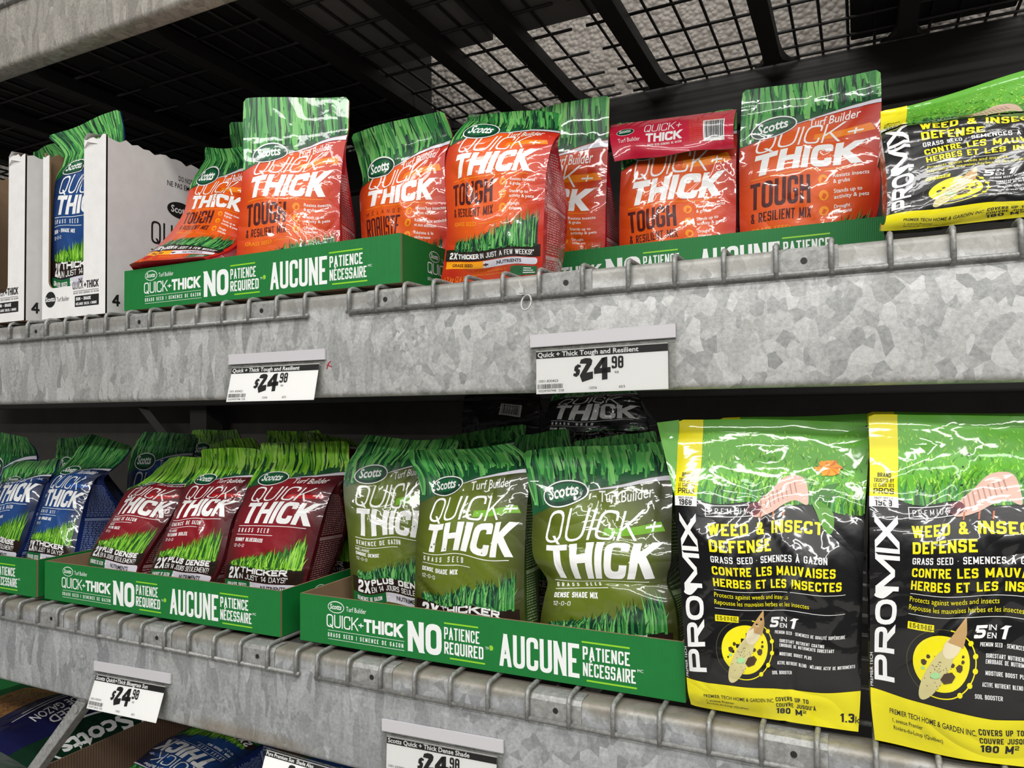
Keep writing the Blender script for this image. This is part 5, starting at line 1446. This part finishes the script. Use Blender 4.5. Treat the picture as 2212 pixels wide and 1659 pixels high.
pm([('z', 0, 1493, 1854, .028, .028, LD), (.135, 1485, 1480, .018, 1859, 1492, .022), (.5, 1469, 1240, .022, 1864, 1250, .03), (.75, 1459, 1078, .045, 1869, 1085, .05), (.88, 1463, 1000, .065, 1875, 1005, .07), (1, 1466, 906, .085, 1878, 911, .09)],
   'tall black and yellow bag with a grub and dandelion, beside the olive bags', 31, crum=.0042)
pm([('z', 0, 1890, 2335, .012, .012, LD), (.135, 1881, 1505, .002, 2336, 1560, .004), (.5, 1879, 1245, .0, 2340, 1260, .006), (.75, 1878, 1080, .02, 2345, 1080, .026), (.88, 1879, 1000, .045, 2345, 1000, .05), (1, 1876, 897, .065, 2345, 898, .07)],
   'tall black and yellow bag cut off by the picture edge, on the lower shelf', 32)
pm([('z', 0, 1560, 1858, .26, .26, LD), (.5, 1556, 1190, .26, 1862, 1195, .26), (.88, 1555, 960, .27, 1886, 955, .27), (1, 1555, 904, .28, 1886, 893, .28)],
   'black and yellow bag behind the one with the dandelion, only its top showing', 33, crum=.002)
pm([('z', 0, 1880, 2310, .20, .20, LD), (.5, 1878, 1190, .20, 2312, 1195, .20), (.88, 1874, 960, .21, 2313, 955, .21), (1, 1873, 890, .22, 2314, 893, .22)],
   'black and yellow bag behind the one cut off by the edge, only its top showing', 34, crum=.002)
# upper shelf: slumped black and yellow bag
pm([('z', 0, 1903, 2350, .030, .030, UD + .005), (.135, 1914, 474, .022, 2345, 420, .024), (.40, 1916, 398, .035, 2340, 345, .045), (.56, 1910, 335, .055, 2338, 288, .055), (.67, 1904, 298, .075, 2336, 255, .075), (.74, 1903, 288, .115, 2336, 240, .115), (.86, 1902, 268, .16, 2334, 205, .16), (1, 1902, 238, .20, 2330, 128, .21)],
   'slumped black and yellow bag on the upper shelf, folded across its middle', 35, crum=.004, thick=.085)

# orange
bag([('z', 0, 1606, 1850, .33, .33, UF), (.22, 1603, 548, .33, 1862, 524, .33), (.37, 1598, 488, .33, 1896, 455, .33), (.57, 1597, 391, .33, 1903, 349, .33), (.705, 1597, 341, .333, 1904, 294, .333), (.82, 1599, 297, .337, 1904, 241, .337), (.9, 1601, 252, .343, 1904, 203, .343), (1, 1604, 199, .352, 1902, 151, .352)],
    A_OR, 'orange', 'orange seed bag standing straight beside the red folded bag', G_OR, crum=.0026, corner=.03, fold=.006)
r6 = bag([('z', 0, 1342, 1582, .33, .33, UF), (.22, 1340, 588, .33, 1585, 566, .33), (.37, 1338, 530, .33, 1589, 505, .33), (.57, 1338, 453, .33, 1590, 421, .33), (.705, 1340, 398, .332, 1590, 363, .332), (.80, 1342, 352, .338, 1591, 316, .338), (.9, 1336, 312, .365, 1592, 276, .365), (1, 1328, 268, .385, 1591, 238, .385)],
    A_OR, 'orange', 'orange seed bag with its red barcoded back folded down over the front', G_OR, crum=.0032, fold=.006)
bag([('z', 0, 1104, 1300, .32, .32, UF), (.22, 1098, 580, .32, 1302, 572, .32), (.37, 1086, 540, .32, 1307, 525, .32), (.57, 1080, 462, .32, 1308, 454, .32), (.705, 1080, 411, .322, 1310, 403, .322), (.82, 1084, 364, .326, 1312, 350, .326), (.9, 1090, 312, .333, 1315, 288, .333), (1, 1097, 246, .345, 1318, 209, .345)],
    A_OR, 'orange', 'orange seed bag half hidden behind the one standing outside the trays', G_OR, corner=.02, fold=.006)
bag([('z', 0, 949, 1169, .088, .092, UD), (.107, 958, 573, .084, 1172, 560, .088), (.34, 966, 486, .08, 1175, 464, .084), (.57, 962, 398, .085, 1180, 373, .088), (.705, 964, 343, .09, 1190, 322, .095), (.80, 978, 300, .098, 1200, 300, .105), (.87, 1003, 266, .125, 1210, 287, .125), (.93, 1010, 252, .165, 1212, 268, .165), (1, 1012, 243, .21, 1214, 245, .21)],
    A_OR, 'orange', 'orange seed bag standing outside the trays, its green seal bent back', G_OR, thick=.105, crum=.0032)
bag([('z', 0, 790, 966, .195, .205, 1.7195), (.37, 782, 530, .188, 966, 512, .2), (.57, 778, 456, .188, 963, 432, .2), (.705, 777, 421, .19, 961, 383, .202), (.82, 784, 386, .2, 962, 332, .21), (.9, 771, 337, .215, 975, 293, .22), (1, 757, 290, .235, 956, 236, .24)],
    A_ORF, 'orange', 'orange seed bag with French wording, behind the tilted tray end', G_OR, crum=.0036)
bag([('z', 0, 505, 738, .035, .105, UF), (.37, 513, 515, .035, 734, 498, .105), (.57, 519, 438, .037, 734, 425, .107), (.705, 522, 391, .04, 738, 371, .11), (.82, 527, 347, .05, 743, 325, .12), (.9, 525, 298, .065, 751, 280, .13), (1, 527, 214, .085, 753, 207, .15)],
    A_OR, 'orange', 'tall orange seed bag standing at the middle of the tilted tray', G_OR, thick=.095, crum=.0036)
bag([('z', 0, 500, 660, .27, .29, UF), (.57, 500, 440, .27, 660, 425, .29), (.82, 500, 360, .28, 655, 350, .3), (.9, 500, 318, .29, 650, 310, .31), (1, 497, 266, .30, 640, 262, .32)],
    A_OR, 'orange', 'orange seed bag hidden behind the tall orange one', G_OR)
bag([(0, 279, 572, .006, 440, 557, .012), (.107, 316, 551, .020, 470, 551, .035), (.34, 368, 503, .075, 514, 525, .09), (.57, 398, 455, .13, 536, 465, .15), (.705, 405, 424, .165, 542, 430, .18), (.82, 416, 392, .195, 548, 392, .21), (.9, 441, 347, .225, 549, 352, .235), (1, 443, 320, .25, 530, 319, .26)],
    A_OR, 'orange', 'slumped orange seed bag spilling over the tilted tray front', G_OR, thick=.045, crum=.004, bulge=.012)
# bags inside the white boxes
bag([('z', 0, 109, 232, .034, .040, UD + .006), (.12, 109, 604, .033, 231, 598, .040), (.477, 114, 469, .033, 233, 460, .042), (.634, 116, 428, .033, 237, 418, .044), (.773, 122, 384, .036, 246, 370, .05), (.86, 138, 351, .042, 256, 330, .06), (.93, 136, 325, .050, 269, 291, .075), (1, 103, 293, .055, 259, 238, .09)],
    A_NV, 'navy', 'navy seed bag inside the white box, seen through its cut-out', G_NV, thick=.075, bulge=.006, fold=.004)
_rp = row_pts


def row_pts(r):
    return (r[1], np.array(r[2]), np.array(r[3])) if r[0] == 'w' else _rp(r)


bag([('w', 0, (-1.925, .13, UD + .006), (-1.735, .13, UD + .006)), ('w', .5, (-1.927, .13, 1.95), (-1.733, .13, 1.95)), ('w', .86, (-1.925, .14, 2.11), (-1.74, .14, 2.11)), ('w', 1, (-1.94, .15, 2.185), (-1.838, .15, 2.190))],
    A_NV, 'navy', 'navy seed bag inside the box cut off by the picture edge, its seal sticking out', G_NV, thick=.08, fold=.004)
# the red back of the folded bag, hanging over its front
A_FL = Art(0.34); RED = film('red_back', srgb(200, 26, 58)); TXT = film('orange_small_print', srgb(236, 110, 30))
logo(A_FL, 0.135, 0.215, 0.075, 0.034, 1); A_FL.font('Turf Builder', 0.065, 0.125, 0.034, WHITE, 1, w=0.19)
A_FL.block('QUICK+', 0.29, 0.195, 0.075, WHITE, 1, w=0.30, t=0.09, shear=0.12); A_FL.block('THICK', 0.30, 0.105, 0.075, WHITE, 1, w=0.29, t=0.24, shear=0.1, gap=0.07)
A_FL.block('GRASS SEED SEMENCE DE GAZON', 0.31, 0.075, 0.017, WHITE, 1, w=0.28, t=0.15, gap=0.2)
for i in range(14): A_FL.font('Semence de gazon enrobee pour', 0.655, 0.275 - 0.0165 * i, 0.010, TXT, 1, w=0.24 if i < 5 else 0.115)
barcode(A_FL, 0.765, 0.06, 0.93, 0.235, 8)
rows_ = np.linspace(0, 1, 15); Pf = []
tl, tr_ = at(1321, 270, .372), at(1591, 236, .372); bl_, br_ = at(1328, 349, .312), at(1586, 317, .312)
for s_ in np.linspace(0, 1, 25):
    col = []
    top = tl * (1 - s_) + tr_ * s_; bot = bl_ * (1 - s_) + br_ * s_
    for q in rows_:
        p = bot * (1 - q) + top * q
        p = p + np.array([0, -0.020 * math.sin(math.pi * min(1, q * 1.0)) ** 0.8, 0.0]) + np.array([0, 0.0035 * math.sin(9 * s_ + 5 * q) * (1 - q), 0.0022 * math.sin(11 * s_) * (1 - q)])
        col.append(p)
    Pf.append(col)
Pf = np.array(Pf)
panel('folded_back_print', Pf, RED, A_FL, r6[0], (0.21, 0.075))
panel('folded_back_lining', Pf[::-1] + np.array([0, 0.0025, 0]), film('lining', srgb(60, 110, 50)), None, r6[0], (0.21, 0.075))

# pale green fin beside the strip of the tall bag
pmb = next(o for o in COL.objects if o.get('label', '').startswith('tall black and yellow bag with a grub'))
e_ = [(.0, 1457, 1072, .046, 1459.5, 1078, .046), (.5, 1440, 1000, .064, 1463.5, 1000, .065), (1, 1419, 913, .083, 1467, 907, .085)]
Ef = [(at(r[1], r[2], r[3]), at(r[4], r[5], r[6])) for r in e_]
Pn = []
for s_ in np.linspace(0, 1, 5):
    Pn.append([(1 - s_) * a_ + s_ * b_ for a_, b_ in zip(curve_rows(np.array([0, .5, 1]), [q[0] for q in Ef], np.linspace(0, 1, 9)), curve_rows(np.array([0, .5, 1]), [q[1] for q in Ef], np.linspace(0, 1, 9)))])
Pn = np.array(Pn); panel('side_fin_print', Pn, FILMS['lawn_far'], None, pmb, (0.04, 0.1)); panel('side_fin_lining', Pn[::-1] + np.array([0, 0.0015, 0]), FILMS['lawn_far'], None, pmb, (0.04, 0.1))

# ------------------------------------------------------------------ the level below
LZ = LOZ - 0.633
beam('front_beam', 0.0, 0.05, LZ - 0.012 - BH, LZ - 0.010, M['beam_low']); beam('rear_beam', 1.215, 1.265, LZ - 0.012 - BH, LZ - 0.010, M['dark_steel'])
root = empty('wire_deck', (-1.9, 0.6, LZ), 'grey wire deck of the lowest shelf, under the brown carton', 'wire deck')
mb = MB()
for i in range(36): x = -3.05 + 0.0665 * i; mb.tube([(x, 0.0, LZ - 0.0036), (x, 1.25, LZ - 0.0036)], 0.0036, M['wire'], 5)
for k in range(9): mb.tube([(-3.06, 0.07 + 0.1365 * k, LZ - 0.0108), (-0.7, 0.07 + 0.1365 * k, LZ - 0.0108)], 0.0036, M['wire'], 5)
mb.build('wire_mesh', root, smooth=True)


def open_carton(x0, x1, y0, y1, z0, z1, mat, label, inner=None):
    root = empty('open_carton', ((x0 + x1) / 2, (y0 + y1) / 2, z0), label, 'carton'); t = 0.005
    for nm, lo, hi in (('side_panel', (x0, y0, z0), (x0 + t, y1, z1)), ('side_panel', (x1 - t, y0, z0), (x1, y1, z1)), ('front_panel', (x0 + t, y0, z0), (x1 - t, y0 + t, z1 - (0.12 if nm_cut else 0))), ('back_panel', (x0 + t, y1 - t, z0), (x1 - t, y1, z1)), ('floor_panel', (x0 + t, y0 + t, z0), (x1 - t, y1 - t, z0 + t))):
        mb = MB(); mb.box(lo, hi, mat); mb.build(nm, root)
    return root


nm_cut = True
open_carton(-1.688, -0.93, 0.035, 0.62, LZ + 0.001, 0.702, M['kraft_flute'], 'brown corrugated carton on the lowest shelf, holding the upside-down navy bag')
nm_cut = False
open_carton(-2.95, -2.335, 0.50, 0.95, LZ + 0.001, 0.815, M['tray'], 'dark green open carton on the lowest shelf, behind the green and tan sack')
bag([('h', 0, 590, 1598, .672, 455, 1553, .672), ('h', .17, 553, 1620, .668, 422, 1566, .668), ('h', .55, 475, 1668, .655, 342, 1606, .655), ('h', .8, 425, 1702, .64, 300, 1640, .64), ('h', 1, 392, 1730, .625, 268, 1664, .625)],
    A_NV, 'navy', 'navy seed bag lying upside down in the brown carton on the lowest shelf', G_NV, thick=.10, lying=True)
bag([('h', 0, 830, 1640, .645, 712, 1600, .645), ('h', .5, 740, 1702, .635, 616, 1656, .635), ('h', 1, 665, 1782, .60, 540, 1730, .60)],
    A_NV, 'navy', 'navy seed bag lying beside the upside-down one in the brown carton', G_NV, thick=.09, lying=True)
# large green sack, lying on its back
A_SK = Art(1.45); SKG = film('sack_green', srgb(8, 68, 38)); SKD = film('sack_dark', srgb(10, 44, 28)); SKN = film('sack_navy', srgb(18, 22, 66)); TAN = film('sack_tan', srgb(170, 120, 62)); TAND = film('sack_tan_dark', srgb(120, 80, 40))  # greens picked darker, with the low shelf's shade put into them
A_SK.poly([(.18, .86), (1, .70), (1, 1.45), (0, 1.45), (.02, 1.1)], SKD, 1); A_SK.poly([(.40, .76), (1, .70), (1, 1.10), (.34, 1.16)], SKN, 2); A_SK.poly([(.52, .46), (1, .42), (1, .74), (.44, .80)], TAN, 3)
rr = random.Random(6)
for i in range(220): x, y = rr.uniform(.53, .98), rr.uniform(.48, .74); A_SK.ell(x, y, .010, .005, TAND, 3.5, 6, rr.uniform(0, 3))
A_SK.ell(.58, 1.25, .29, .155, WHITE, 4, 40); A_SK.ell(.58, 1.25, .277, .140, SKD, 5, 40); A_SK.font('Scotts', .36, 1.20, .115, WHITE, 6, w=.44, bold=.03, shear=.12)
A_SK.font('SEED', .52, .985, .062, WHITE, 3, w=.20, bold=.015); A_SK.font('DE GAZON', .48, .905, .062, WHITE, 3, w=.30, bold=.015); A_SK.rect(.50, .865, .85, .871, WHITE, 3); A_SK.rect(.50, .84, .78, .846, WHITE, 3)
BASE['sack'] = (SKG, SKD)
SIDES['sack'] = None


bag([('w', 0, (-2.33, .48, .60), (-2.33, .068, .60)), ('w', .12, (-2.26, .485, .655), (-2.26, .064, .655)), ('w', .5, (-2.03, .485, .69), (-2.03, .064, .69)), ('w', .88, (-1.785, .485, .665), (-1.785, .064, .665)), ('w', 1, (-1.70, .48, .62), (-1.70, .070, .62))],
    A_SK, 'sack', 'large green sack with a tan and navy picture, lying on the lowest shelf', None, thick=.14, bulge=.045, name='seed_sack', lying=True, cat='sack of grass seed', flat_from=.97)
